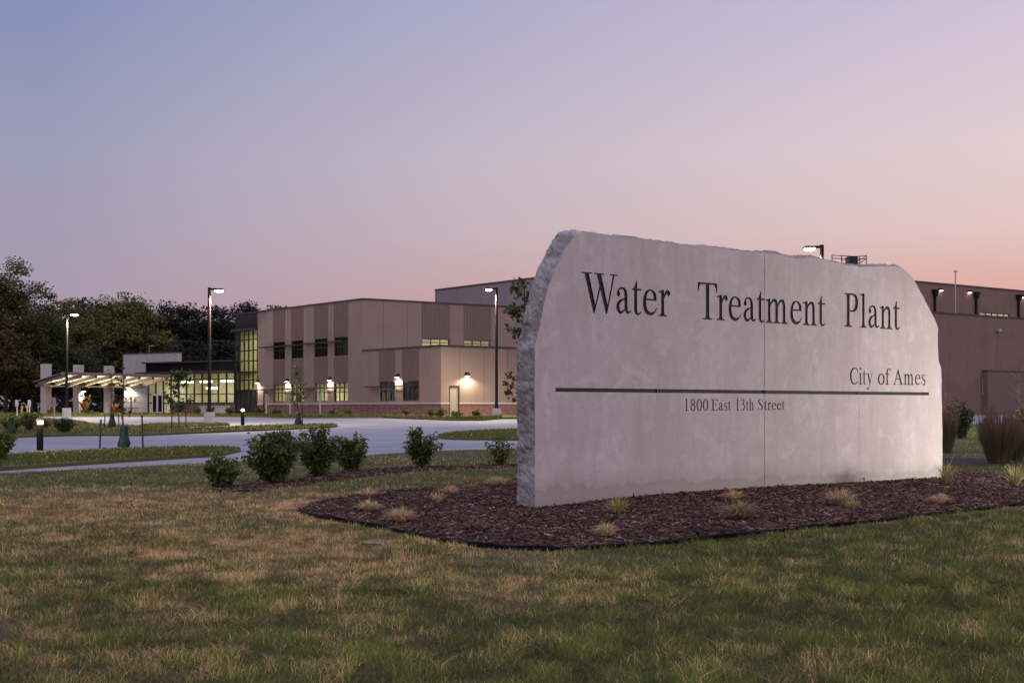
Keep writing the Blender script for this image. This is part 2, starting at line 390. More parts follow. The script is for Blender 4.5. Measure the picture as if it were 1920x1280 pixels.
mulch_px = [(562,962),(582,950),(622,940),(700,925),(780,919),(850,916),(905,911),(962,903),(1100,893),(1400,885),(1768,886),(1850,895),(1960,899),(2120,905),(2120,925),(1920,947),(1790,962),(1650,978),(1530,991),(1400,1005),(1270,1018),(1130,1029),(1040,1033),(960,1031),(900,1026),(830,1016),(760,1000),(700,988),(640,978),(600,972)]
mulch_poly = [gp(*p) for p in mulch_px]
strip_px = [(395,923),(485,921),(587,907),(688,893),(770,884),(880,879),(985,875),(985,872),(880,874),(790,876),(700,881),(638,886),(560,899),(500,908),(425,914)]
strip_poly = [gp(*p) for p in strip_px]
strip2_px = [(1740,872),(1850,874),(2050,876),(2050,862),(1900,861),(1740,859)]
strip2_poly = [gp(*p) for p in strip2_px]

GREEN = np.array((.048,.055,.012)); GREEN2 = np.array((.075,.08,.019)); STRAW = np.array((.27,.175,.08)); BROWN = np.array((.13,.08,.038))
def dryness(x, y):
    d = .48*fbm(x*.55+3.1, y*.34+8.7, 4)+.44*fbm(x*2.3, y*1.5+4, 3)+.38*fbm(x*6.1+7, y*4.6+1, 2)
    t = np.clip((d-.52)/.26, 0, 1)
    # a sun-scorched swathe runs across the left of the lawn toward the mulch bed
    sw = np.exp(-((y-(18.7+.10*x))/3.4)**2)*np.clip((2.0-x)/4, 0, 1)
    sw2 = np.exp(-((y-(12.2-.25*x))/2.4)**2)*np.clip((1.5-x)/3, 0, 1)
    near = np.clip((9.2-y+.3*x)/2.0, 0, 1)*np.clip(1.2-.25*(x+1), .25, 1)
    rt = np.exp(-((y-9.5)/3.0)**2)*np.clip((x-.5)/2, 0, 1)
    t = np.clip(t*.72+sw*.42+sw2*.18-near*.42-.14*np.clip((x+1)/2.5, -.4, 1)-.10, 0, 1)
    t = np.where(y > 23.5, t*.40, t)
    return t
def tussock(x, y): return np.clip((fbm(x*6.0+60, y*5.0+9, 3)-.30)/.42, 0, 1)
def lawn_col(x, y):
    t = dryness(x, y)[:, None]; h = fbm(x*2.1+40, y*2.1, 3)[:, None]
    gcol = GREEN+(GREEN2-GREEN)*h
    return (gcol*(1-t)+(STRAW*.55+BROWN*.45)*t)
def lawn_soil_col(x, y): return lawn_col(x, y)*.60
dip = lambda x, y: .06*np.exp(-((np.asarray(x)-.5)**2/1.4+(np.asarray(y)-18.9)**2/1.2))
lawn_h = lambda x, y: -dip(x, y)+.025*(fbm(x*.9, y*.9, 3)-.5)*np.clip((34-y)/8, 0, 1)
tag(drape('lawn', lawn_poly, 0, 'lawn_soil', .5 if False else .8, .18, lawn_h, lawn_soil_col), 'patchy green and straw coloured lawn', 'lawn', kind='structure')

isl = {}
isl_px = [
 ('grass_island', [(-160,884),(0,871),(172,860.5),(309,852.5),(412,847),(440,842),(455,838),(440,835),(378,834),(275,836.5),(172,840),(79,845),(0,850),(-160,858)], 'long grass island between the two driveway lanes holding a bollard light'),
 ('grass_island', [(-160,826),(17,815),(103,812),(200,811),(253,812),(300,810),(400,806),(525,801),(619,797.5),(637,794.5),(619,792),(494,795),(400,798),(330,800.5),(262,796),(165,792),(163,788),(100,783),(0,778),(-160,776)], 'planted grass island with young trees between drive and car park'),
 ('grass_island', [(255,799),(300,797.5),(360,795.5),(428,793.4),(432,792.2),(400,791),(330,791.5),(268,793)], 'narrow grass strip around the concrete foot of the tallest lamp pole'),
 ('grass_island', [(814,817),(900,819),(985,819.5),(1300,818),(1300,803),(985,802),(900,805),(837,809)], 'grass island with rounded tip running behind the stone sign'),
]
for nm, pp, lab in isl_px:
    P = smooth_poly([gp(*p) for p in pp], 1)
    o = drape(nm, P, -.05, 'lawn_soil', 1.6, .12, None, lambda x, y: np.clip(lawn_col(x, y)*1.0, 0, 1))
    tag(o, lab, 'grass island', kind='structure'); isl[lab] = P
bed_px = [(-100,777.5),(75,777.6),(300,777.8),(470,778.5),(520,780.5),(620,780.5),(720,780.2),(850,785),(905,785),(940,782)]
bed = [gp(*p) for p in bed_px]
bed_poly = bed+[(30,114),(30,165),(-120,165)]
tag(drape('planting_bed', bed_poly, .0, 'lawn_soil', 5, .16, None, lambda x, y: lawn_col(x, y)*1.1), 'strip of grass and planting along the foot of the building', 'planting bed', kind='structure')

def mound(x, y):
    # the bed is heaped a little towards the stone
    s = (np.asarray(x)-.306)*.774+(np.asarray(y)-19)*.633; o = -(np.asarray(x)-.306)*.633+(np.asarray(y)-19)*.774
    return .05*np.exp(-(np.clip(np.abs(o), .2, None)/1.6)**2)*np.clip((s-.3)/4, 0, 1)-dip(x, y)+.015*fbm(np.asarray(x)*1.7, np.asarray(y)*1.7, 3)
tag(drape('mulch_bed', smooth_poly(mulch_poly, 1), .012, 'mulch_base', .35, .06, mound), 'dark bark mulch bed around the stone sign', 'mulch bed', kind='structure')
tag(drape('mulch_bed', strip_poly, .012, 'mulch_base', .6, .05), 'narrow mulch strip under the row of shrubs', 'mulch bed', kind='structure')
tag(drape('mulch_bed', strip2_poly, .012, 'mulch_base', .8, .05), 'mulch patch under the ornamental grass right of the sign', 'mulch bed', kind='structure')

# edging along the front of the bed
mb = MB(); fr_ = mulch_px[13:]+[mulch_px[0], mulch_px[1], mulch_px[2]]
pth = [gp(*p) for p in fr_]
pp = []
for i in range(len(pth)-1):
    for k in range(6):
        t = k/6; pp.append((pth[i][0]*(1-t)+pth[i+1][0]*t, pth[i][1]*(1-t)+pth[i+1][1]*t))
pp.append(pth[-1])
path = [(x, y-.02, .034+.006*math.sin(i*.7)+.006*math.sin(i*.23)) for i, (x, y) in enumerate(pp)]
mb.tube(path, .015, 8)
for i in range(len(path)-1):
    a, b = path[i], path[i+1]
    mb.box8([(a[0],a[1]-.006,-.03),(b[0],b[1]-.006,-.03),(b[0],b[1]+.006,-.03),(a[0],a[1]+.006,-.03),(a[0],a[1]-.006,a[2]-.01),(b[0],b[1]-.006,b[2]-.01),(b[0],b[1]+.006,b[2]-.01),(a[0],a[1]+.006,a[2]-.01)])
tag(mb.build('garden_edging', 'edging_plastic'), 'black plastic edging strip along the front of the mulch bed', 'garden edging')

# ------------------------------------------------------------------ mulch chips, lawn blades
def rot_axes(n, tilt):
    a = rng.random(n)*2*np.pi; t = rng.normal(0, tilt, n)
    d = np.stack([np.cos(a)*np.cos(t), np.sin(a)*np.cos(t), np.sin(t)], 1)
    s = np.stack([-np.sin(a), np.cos(a), rng.normal(0, .35, n)], 1); s /= np.linalg.norm(s, axis=1)[:, None]
    return d, s
def chips(name, poly, n, lab, hf=None, ylim=None, z0=.012):
    xs = [p[0] for p in poly]; ys = [p[1] for p in poly]
    x = rng.uniform(min(xs), max(xs), n*3); y = rng.uniform(min(ys), max(ys), n*3)
    k = in_poly(x, y, poly); x = x[k][:n]; y = y[k][:n]; n = len(x)
    z = g(y)+z0+(hf(x, y) if hf else 0)+rng.random(n)*.022
    L = rng.uniform(.03, .12, n)*.5*rng.uniform(.6, 1.2, n); L = L*1.2; L = np.where(rng.random(n) < .08, L*2., L); W = rng.uniform(.006, .020, n)*.62; H = rng.uniform(.002, .006, n)
    d, s = rot_axes(n, .22); c = np.stack([x, y, z], 1); up = np.cross(d, s)
    V = np.zeros((n, 6, 3))
    V[:, 0] = c-d*L[:, None]-s*W[:, None]; V[:, 1] = c-d*L[:, None]+s*W[:, None]
    V[:, 2] = c+d*L[:, None]*1.05+s*W[:, None]*.6; V[:, 3] = c+d*L[:, None]*.92-s*W[:, None]*.8
    V[:, 4] = c-d*L[:, None]*.9+up*H[:, None]*2; V[:, 5] = c+d*L[:, None]*.9+up*H[:, None]*2
    b = np.arange(n)[:, None]*6
    Q = np.concatenate([b+np.array([[0, 3, 5, 4]]), b+np.array([[1, 4, 5, 2]])]); T = np.concatenate([b+np.array([[0, 4, 1]]), b+np.array([[3, 2, 5]])])
    base = np.array((.021,.0085,.0055)); hi = np.array((.25,.125,.080)); t = rng.random(n)**3.2
    col = (base+(hi-base)*t[:, None])*(.28+1.12*fbm(x*3.2, y*2.6+30, 3))[:, None]; col[rng.random(n) < .010] = (.27,.20,.15)
    o = np_mesh(name, V.reshape(-1, 3), [Q, T], 'chip', np.repeat(col, 6, 0)); return tag(o, lab, 'mulch', kind='stuff')
chips('mulch_chips', [p for p in mulch_poly], 95000, 'shredded dark bark chips heaped round the stone sign', mound)
chips('mulch_chips', strip_poly, 9000, 'bark chips scattered under the shrub row')

edge_xy = sorted(road_edge+[(90, road_edge[-1][1])])
def ribbons(x, y, z, h, wd, col, lean=.55, name='grass', lab=None, par=None):
    n = len(x); a = rng.random(n)*2*np.pi; b = rng.random(n)*2*np.pi; ln = np.abs(rng.normal(0, lean, n))*h
    p = np.stack([x, y, z], 1); sd = np.stack([np.cos(a), np.sin(a), np.zeros(n)], 1)*wd[:, None]*.5
    ld = np.stack([np.cos(b)*ln, np.sin(b)*ln, np.zeros(n)], 1)
    V = np.zeros((n, 5, 3)); up = np.array([0, 0, 1.])
    V[:, 0] = p-sd; V[:, 1] = p+sd
    mid = p+up*(h*.6)[:, None]+ld*.35
    V[:, 2] = mid+sd*.7; V[:, 3] = mid-sd*.7; V[:, 4] = p+up*h[:, None]+ld
    k = np.arange(n)[:, None]*5
    C3 = np.repeat(col, 5, 0).reshape(n, 5, 3); C3[:, 4] *= 1.12
    return np_mesh(name, V.reshape(-1, 3), [k+np.array([[0, 1, 2, 3]]), k+np.array([[3, 2, 4]])], 'blade', C3.reshape(-1, 3), par)
def blade_colors(x, y):
    n = len(x); t = dryness(x, y); dry = rng.random(n) < np.clip(t*.95+.05, 0, 1)
    h = rng.random(n)[:, None]
    gcol = np.array((.056,.074,.013))+(np.array((.170,.186,.041))-np.array((.056,.074,.013)))*h**1.15
    scol = np.array((.31,.195,.075))+(np.array((.64,.44,.205))-np.array((.31,.195,.075)))*h
    cl = ((.46+.95*tussock(x, y))*(.75+.5*fbm(x*.8+2, y*.6+5, 3)))[:, None]
    return np.where(dry[:, None], scol, gcol)*cl
bx = []; by = []
for y0, y1, den in ((4.2, 5.6, 2500), (5.6, 8, 6500), (8, 11, 4600), (11, 15, 2700), (15, 20, 1500), (20, 26, 560), (26, 36, 300), (36, 62, 90)):
    wmax = .38*y1+4.5; A = 2*wmax*(y1-y0); n = int(A*den)
    bx.append(rng.uniform(-wmax, wmax, n)); by.append(rng.uniform(y0, y1, n))
bx = np.concatenate(bx); by = np.concatenate(by)
edgeY = np.interp(bx, [p[0] for p in edge_xy], [p[1] for p in edge_xy])
mulch_fine = smooth_poly(mulch_poly, 1)
ok = (by < edgeY-.05) & ~in_poly(bx, by, mulch_fine) & ~in_poly(bx, by, strip_poly) & ~in_poly(bx, by, strip2_poly)
# bare soil patch in front of the edging
bare = np.exp(-(((bx-.55)/1.3)**2+((by-12.35)/.55)**2)); ok &= ~(rng.random(len(bx)) < bare*.85)
fe = sorted([gp(*p) for p in mulch_px[13:]]); fy = np.interp(bx, [p[0] for p in fe], [p[1] for p in fe]); fx0, fx1 = fe[0][0], fe[-1][0]
ok &= ~((by > fy-.10-.03*vnoise(bx*9, by*0)) & (by < fy+.3) & (bx > fx0) & (bx < fx1))
bx = bx[ok]; by = by[ok]
hh = (.017+.038*tussock(bx, by)+.018*fbm(bx*.9+5, by*.9, 3))*rng.uniform(.55, 1.4, len(bx))*(1-.30*dryness(bx, by))
wdt = (.0016+.00026*by)*rng.uniform(.7, 1.3, len(bx))
tag(ribbons(bx, by, g(by)+lawn_h(bx, by)-.004, hh, wdt, blade_colors(bx, by), 1.0), 'short mown grass of the lawn, green with straw patches', 'grass', kind='stuff')
def cols_g(n): h = rng.random(n)[:, None]; return np.array((.05,.062,.012))*(1-h)+np.array((.14,.145,.032))*h
# rougher grass on the islands and along the beds
ix = []; iy = []; ih = []
for lab, P in isl.items():
    xs = [p[0] for p in P]; ys = [p[1] for p in P]; A = (max(xs)-min(xs))*(max(ys)-min(ys)); n = min(int(A*110), 90000)
    x = rng.uniform(min(xs), max(xs), n); y = rng.uniform(min(ys), max(ys), n); k = in_poly(x, y, P); ix.append(x[k]); iy.append(y[k]); ih.append(np.full(k.sum(), .085))
n = 9000; t = rng.uniform(0, 1, n)*(len(bed)-1); i0 = np.floor(t).astype(int); i0 = np.clip(i0, 0, len(bed)-2); f = t-i0; B_ = np.array(bed)
x = B_[i0, 0]*(1-f)+B_[i0+1, 0]*f; y = B_[i0, 1]*(1-f)+B_[i0+1, 1]*f+rng.random(n)**1.5*3+.1
ix.append(x); iy.append(y); ih.append(np.full(n, .22))
ix = np.concatenate(ix); iy = np.concatenate(iy); ih = np.concatenate(ih)
cI = np.where((rng.random(len(ix)) < .80)[:, None], cols_g(len(ix)), blade_colors(ix, iy))
tag(ribbons(ix, iy, g(iy)-.055, ih*rng.uniform(.5, 1.4, len(ix)), .012+.0004*iy, cI), 'rough grass on the traffic islands and by the building', 'grass', kind='stuff')

# ------------------------------------------------------------------ glyphs (narrow roman capitals and lower case, units per 1000 em)
def rect(x0, x1, y0, y1): return [[(x0,y0),(x1,y0),(x1,y1),(x0,y1)]]
def ell(cx, cy, rx, ry, n=20): return [[(cx+rx*math.cos(2*math.pi*i/n), cy+ry*math.sin(2*math.pi*i/n)) for i in range(n)]]
def cr(P, n=7):
    out_ = []
    for i in range(len(P)-1):
        p0, p1, p2, p3 = P[max(i-1, 0)], P[i], P[i+1], P[min(i+2, len(P)-1)]
        for k in range(n):
            t = k/n
            out_.append(tuple(.5*((2*b)+(c-a)*t+(2*a-5*b+4*c-d)*t*t+(-a+3*b-3*c+d)*t**3) for a, b, c, d in zip(p0, p1, p2, p3)))
    out_.append(P[-1]); return out_
def stroke(P, closed=False, n=7):
    Q = cr(P, n) if not closed else P
    L_, R_ = [], []
    m = len(Q)
    for i in range(m):
        a = Q[(i-1) % m] if closed else Q[max(i-1, 0)]; b = Q[(i+1) % m] if closed else Q[min(i+1, m-1)]
        dx, dy = b[0]-a[0], b[1]-a[1]; l = math.hypot(dx, dy) or 1; wv = max(Q[i][2], 10)/2
        L_.append((Q[i][0]-dy/l*wv, Q[i][1]+dx/l*wv)); R_.append((Q[i][0]+dy/l*wv, Q[i][1]-dx/l*wv))
    return [[L_[i], R_[i], R_[(i+1) % m], L_[(i+1) % m]] for i in range(m if closed else m-1)]
def ring(cx, cy, rx, ry, tv, th, n=30):
    return stroke([(cx+rx*math.cos(t), cy+ry*math.sin(t), tv*abs(math.cos(t))**1.2+th*abs(math.sin(t))**1.2) for t in [2*math.pi*i/n for i in range(n)]], True)
def foot(x0, x1, a, b, y=0, s=1, h=22):
    e = y+s*h; q = y+s*70
    return [[(x0, y), (x1, y), (x1, e), (b+22, e+s*4), (b, q), (a, q), (a-22, e+s*4), (x0, e)]]
def flag(x0, a, b, top): return [[(x0, top-42), (x0, top-24), (b, top), (b, top-140), (a, top-140), (a, top-62), (a-24, top-46)]]
def arch(x, wd=323): return stroke([(x,330,24),(x+45,395,40),(x+105,432,56),(x+175,418,74),(x+205,340,84),(x+207,240,84)])
G = {}
G['l'] = (278, rect(95,179,0,683)+flag(20,95,179,683)+foot(19,257,95,179))
G['i'] = (278, rect(97,181,0,460)+flag(18,97,181,460)+foot(16,253,97,181)+ell(136,632,54,54))
G['n'] = (500, rect(84,168,0,460)+flag(10,84,168,460)+foot(14,240,84,168)+arch(160)+rect(325,409,0,260)+foot(264,487,325,409))
G['m'] = (778, rect(84,168,0,460)+flag(10,84,168,460)+foot(14,240,84,168)+arch(160)+rect(325,409,0,260)+foot(262,478,325,409)+arch(401)+rect(566,650,0,260)+foot(504,728,566,650))
G['h'] = (500, rect(84,168,0,683)+flag(10,84,168,683)+foot(10,238,84,168)+arch(160)+rect(325,409,0,260)+foot(264,487,325,409))
G['r'] = (333, rect(84,168,0,460)+flag(8,84,168,460)+foot(8,250,84,168)+stroke([(160,320,24),(200,395,42),(250,435,60),(300,430,50)])+ell(292,408,46,48))
G['t'] = (278, rect(70,154,90,460)+[[(12,425),(72,470),(130,582),(154,582),(154,425)]]+rect(12,266,420,450)+stroke([(112,130,84),(116,70,82),(150,22,52),(210,22,30),(268,62,16)]))
G['a'] = (444, stroke([(80,360,40),(110,415,34),(190,442,34),(262,415,56),(292,345,82),(296,220,84),(298,110,84)])+ell(98,342,46,48)+stroke([(300,130,84),(315,55,72),(362,32,40),(440,62,16)])+stroke([(296,282,24),(210,245,34),(120,200,62),(82,115,84),(125,38,66),(195,36,40),(298,105,20)]))
G['e'] = (444, rect(70,404,262,292)+stroke([(362,275,84),(346,375,76),(238,442,26),(125,390,62),(74,235,90),(110,90,86),(225,32,60),(335,58,34),(424,150,14)]))
G['o'] = (500, ring(250,222,178,216,94,28))
G['0'] = (500, ring(250,331,172,326,92,28)); 
G['1'] = (500, rect(205,290,0,660)+foot(110,392,205,290)+[[(108,574),(108,590),(270,676),(290,676),(290,560),(205,560),(205,600),(170,604)]])
G['8'] = (500, ring(243,505,128,152,76,28)+ring(252,168,158,158,80,28))
G['3'] = (500, stroke([(52,520,18),(100,620,44),(200,654,38),(300,615,74),(326,530,86),(282,425,60),(165,350,22)])+stroke([(175,352,22),(290,345,60),(362,235,92),(332,90,86),(210,12,36),(110,35,56),(46,52,44)]))
G['s'] = (389, stroke([(306,320,16),(268,405,24),(185,442,28),(110,415,52),(88,345,66),(150,275,76),(255,200,82),(308,120,76),(275,36,50),(190,8,28),(100,40,24),(55,135,16)])+rect(298,314,316,450)+rect(49,64,-6,140))
G['S'] = (556, stroke([(446,490,16),(400,595,30),(290,654,34),(150,620,72),(105,520,94),(170,410,108),(310,310,114),(408,185,100),(380,65,76),(255,10,36),(130,50,30),(48,180,18)])+rect(436,456,470,676)+rect(40,60,-14,200))
G['C'] = (667, stroke([(606,460,16),(565,570,36),(470,645,40),(360,650,40),(205,595,84),(100,460,108),(84,331,112),(108,195,108),(210,62,86),(370,14,44),(510,48,40),(630,150,16)])+rect(590,610,450,676))
G['T'] = (611, rect(255,357,0,650)+foot(160,452,255,357)+rect(17,593,628,662)+[[(17,662),(17,492),(40,492),(66,580),(110,630),(110,662)], [(593,662),(500,662),(500,630),(545,580),(570,492),(593,492)]])
G['P'] = (556, rect(102,204,0,662)+foot(16,296,102,204)+foot(16,204,102,180,662,-1)+stroke([(195,646,34),(320,645,40),(424,592,84),(452,485,106),(418,375,90),(318,320,40),(195,318,32)]))
G['E'] = (611, rect(102,204,0,662)+rect(12,560,0,34)+rect(12,545,628,662)+rect(200,430,322,356)+[[(545,662),(500,662),(470,630),(505,590),(525,510),(548,510)], [(560,0),(500,0),(480,32),(535,80),(572,175),(597,175)], [(405,250),(428,250),(428,430),(405,430),(385,356),(385,322)]])
G['A'] = (722, [[(92,15),(135,15),(372,590),(350,674),(338,674)], [(338,674),(362,674),(640,15),(522,15),(305,560)]]+rect(195,505,222,258)+foot(12,218,95,130,0,1,20)+foot(446,712,530,630,0,1,20))
G['W'] = (944, [[(78,648),(192,648),(362,120),(334,-11),(310,-11)], [(310,-11),(340,-11),(505,440),(478,500)], [(392,648),(508,648),(682,120),(652,-11),(630,-11)], [(634,-11),(664,-11),(858,650),(814,650)]]+rect(5,268,640,662)+rect(322,585,640,662)+rect(735,938,640,662))
G['y'] = (500, [[(66,440),(172,440),(296,120),(262,-10),(236,10)]]+stroke([(408,440,34),(300,140,34),(228,-50,36),(165,-168,52),(72,-186,52)])+ell(74,-172,44,40)+rect(14,226,428,450)+rect(334,478,428,450))
G['f'] = (333, rect(103,187,0,520)+foot(18,284,103,187)+rect(20,309,418,450)+stroke([(145,490,84),(154,590,82),(205,655,44),(275,670,34),(338,645,40)])+ell(342,622,40,42))

# ------------------------------------------------------------------ the stone sign
SO = Vector((.306, 19, 0)); SD = Vector((.774, .633, 0)).normalized(); SN = Vector((SD.y, -SD.x, 0))   # SN looks at the camera side
def s_of(px):
    k = (px-CX)/F; return (SO.y*k-SO.x)/(SD.x-SD.y*k)
def sz(px, py):
    s = s_of(px); return (s, CAMZ+(HY-py)*(SO.y+SD.y*s)/F)
def front(s, z, o=0.): return SO+SD*s+SN*o+Vector((0, 0, z))
outline_px = [(1003,800),(1002.5,720),(1002.5,650),(1007,630),(1013.4,609),(1018,580),(1024,553),(1031,530),(1037,515.6),(1044,498),(1051,484),(1062,462.5),(1071,450.5),(1079,442),(1087,437.5),(1096,435.5),
 (1130,440),(1180,446),(1232,453.5),(1270,458.5),(1302.5,463.5),(1327.5,463),(1368,468.5),(1400,471.5),(1432,475.5),(1450,476),(1465.6,477.5),(1480,482),(1494,485.5),(1507,484),(1519,482.5),(1540,485),(1556,489.5),(1584,496),(1615.6,500.5),(1635,500),(1650,499.5),(1684,499.5),(1690,501),(1697,505.5),(1704,513),(1712.5,523),(1731,556),(1747,587.5),(1754,602),(1759,615.6),(1758.5,650),(1760,675),(1765,692),(1766,760),(1767,800)]
oz = [sz(*p) for p in outline_px]
base_l, base_r = (oz[0][0], -.15), (oz[-1][0], -.15)
joints = [s_of(1233), s_of(1433), s_of(1610.5)]
def resample(P, step):
    Q = [P[0]]
    for a, b in zip(P[:-1], P[1:]):
        d = math.hypot(b[0]-a[0], b[1]-a[1]); n = max(1, int(round(d/step)))
        Q += [(a[0]+(b[0]-a[0])*k/n, a[1]+(b[1]-a[1])*k/n) for k in range(1, n+1)]
    return Q
rim = resample([base_l]+oz+[base_r], .045)
rim = [(s+(.012*(vnoise(s*9, z*9)-.5) if 0 < i < len(rim)-1 else 0), z+.022*(vnoise(s*7+50, z*7)-.5)+.008*(vnoise(s*25, z*25)-.5)) for i, (s, z) in enumerate(rim)]
rim = [(float(a), float(b)) for a, b in rim]
top_i = max(range(len(rim)), key=lambda i: rim[i][1])
def top_z(s):
    S2 = [p for p in rim[top_i-40:] if True]
    best = None
    for a, b in zip(rim[8:-1], rim[9:]):
        if a[0] <= s <= b[0] and a[1] > 1.5: best = a[1]+(b[1]-a[1])*(s-a[0])/max(1e-9, b[0]-a[0])
    return best
GAP = .007
bounds = [None]+joints+[None]
panels = []
for i in range(4):
    l, r = bounds[i], bounds[i+1]
    pts = [p for p in rim if (l is None or p[0] > l+GAP+.01 or p[1] < -.1 and False) and (r is None or p[0] < r-GAP-.01)]
    if l is not None and r is not None: pts = [p for p in pts if p[1] > 1]
    poly = []
    kinds = []
    if l is not None: poly += [(l+GAP, -.15), (l+GAP, top_z(l+GAP))]
    n0 = len(poly); poly += pts; n1 = len(poly)
    if r is not None: poly += [(r-GAP, top_z(r-GAP)), (r-GAP, -.15)]
    panels.append((poly, max(0, n0-1), n1 if r is not None else n1-1))
words = [  # text, left px, right px, baseline (px,py), cap top (px,py)
 ('Water', 1090, 1256.6, (1252,593.6), (1094,509.8), .662, 0),
 ('Treatment', 1308, 1547.5, (1327,599), (1320,529.5), .662, 0),
 ('Plant', 1583, 1687.5, (1602,613.2), (1590,549.6), .662, 0),
 ('City', 1593.5, 1636.5, (1620,720.4), (1600,688.5), .676, 1), ('of', 1646, 1670, (1655,720.6), (1600,688.5), .676, 1), ('Ames', 1674.5, 1735.5, (1690,721), (1684,691), .67, 1),
 ('1800', 1284, 1328, (1300,769.6), (1290,747), .676, 2), ('East', 1334, 1370.5, (1350,769.3), (1340,748), .662, 2), ('13th', 1380, 1414, (1395,769), (1386,747.5), .676, 2), ('Street', 1421, 1471.5, (1450,768.4), (1428,747.5), .676, 2)]
polys = []; owner = []
for txt, pl, pr, bl, ct, caph, line in words:
    s0, s1 = s_of(pl), s_of(pr); zb = sz(*bl)[1]; zc = sz(*ct)[1]; sy = (zc-zb)/caph/1000
    adv = 0; items = []
    for ch in txt:
        items.append((ch, adv)); adv += G[ch][0]
        if ch == 'W': adv -= 85
        if ch == 'T': adv -= 40
        if ch == 'P' : adv -= 0
    xs_ = [p[0]+a for ch, a in items for q in G[ch][1] for p in q]; x0, x1 = min(xs_), max(xs_)
    sx = (s1-s0)/(x1-x0)
    for ch, a in items:
        for q in G[ch][1]:
            P = [(s0+(p[0]+a-x0)*sx, zb+p[1]*sy) for p in q]
            ar = sum(P[i][0]*P[(i+1) % len(P)][1]-P[(i+1) % len(P)][0]*P[i][1] for i in range(len(P)))
            if abs(ar) < 1e-9: continue
            polys.append(P if ar > 0 else P[::-1]); owner.append(line)
zl0, zl1 = sz(1300,729.8)[1], sz(1300,736.6)[1]
polys.append([(s_of(1041.5), zl1), (s_of(1741.5), zl1), (s_of(1741.5), zl0), (s_of(1041.5), zl0)]); owner.append(3)
cp = [Vector(q) for P, a, b in panels for q in P]; cf = []; i = 0
for P, a, b in panels: cf.append(tuple(reversed(range(i, i+len(P))))); i += len(P)
for P in polys: cf.append(tuple(range(i, i+len(P)))); cp += [Vector(q) for q in P]; i += len(P)
vo, eo, fo, ov, oe, of = delaunay_2d_cdt(cp, [], cf, 1, 1e-5)
sign = empty('stone_sign', front(4.4, 0, -.18), 'big cream limestone sign engraved Water Treatment Plant standing in the mulch bed', 'sign')
DEEP = .012
stone_f = [[] for _ in range(4)]; let_f = [[] for _ in range(4)]
for f, src in zip(fo, of):
    ps = [q for q in src if q < 4]; ls = [owner[q-4] for q in src if q >= 4]
    if not ps: continue
    (let_f[ls[0]] if ls else stone_f[ps[0]]).append(tuple(f))
def submesh(mbx, faces, o, mi, walls=None):
    idx = {}
    for f in faces:
        ff = []
        for v in f:
            if v not in idx: idx[v] = len(mbx.v); mbx.v.append(tuple(front(vo[v].x, vo[v].y, o)))
            ff.append(idx[v])
        mbx.f.append(tuple(ff)); mbx.m.append(mi)
    if walls:
        ed = set()
        for f in faces:
            for k in range(len(f)): ed.add((f[k], f[(k+1) % len(f)]))
        for a, b in ed:
            if (b, a) not in ed:
                i = len(mbx.v); mbx.v += [tuple(front(vo[a].x, vo[a].y, 0)), tuple(front(vo[b].x, vo[b].y, 0)), tuple(front(vo[b].x, vo[b].y, o)), tuple(front(vo[a].x, vo[a].y, o))]
                mbx.f.append((i, i+1, i+2, i+3)); mbx.m.append(mi)
NZ = rng.random(3)*50
def n3(p, s): return float(vnoise(p[0]*s+p[2]*s*.7+NZ[0], p[1]*s+p[2]*s*1.1+NZ[1])+vnoise(p[2]*s*1.3+NZ[2], p[0]*s-p[1]*s*.6))/2-.5
THK, ROWS = .36, 10
for pi, (P, a, b) in enumerate(panels):
    m = MB(); submesh(m, stone_f[pi], 0, 0)
    n = len(P); rows = []
    for k in range(ROWS+1):
        t = k/ROWS; rw = []
        for j, (s, z) in enumerate(P):
            o = 0
            if a <= j <= b:
                p0 = P[max(j-2, a)]; p1 = P[min(j+2, b)]; dx, dz = p1[0]-p0[0], p1[1]-p0[1]; l = math.hypot(dx, dz) or 1
                nx, nz = -dz/l, dx/l
                bul = .050*(min(1, t*2.2)**.7)*(.28+.72*min(1, max(0, (nz-.5)/.4)))
                q = front(s, z, -THK*t); lw = min(1, z/.3+.4)
                tt_ = min(1, max(0, (nz-.5)/.4)); sd_ = .22+.78*tt_*tt_*(3-2*tt_); o = bul+(min(1, t*5))*(.055*sd_*n3(q, 2.6)+.055*(.4+.6*sd_)*n3(q, 7)+.04*n3(q, 19)+.02*n3(q, 41))
                if 0 < k: s, z = s+nx*o, z+nz*o
            rw.append(len(m.v)); m.v.append(tuple(front(s, z, -THK*t)))
        rows.append(rw)
    for k in range(ROWS):
        for j in range(n):
            j2 = (j+1) % n; m.f.append((rows[k][j], rows[k+1][j], rows[k+1][j2], rows[k][j2])); m.m.append(1 if (a <= j < b) else 0)
    m.f.append(tuple(reversed(rows[-1]))); m.m.append(1)
    m.build('stone_slab', ['limestone', 'limestone_rough'], sign)
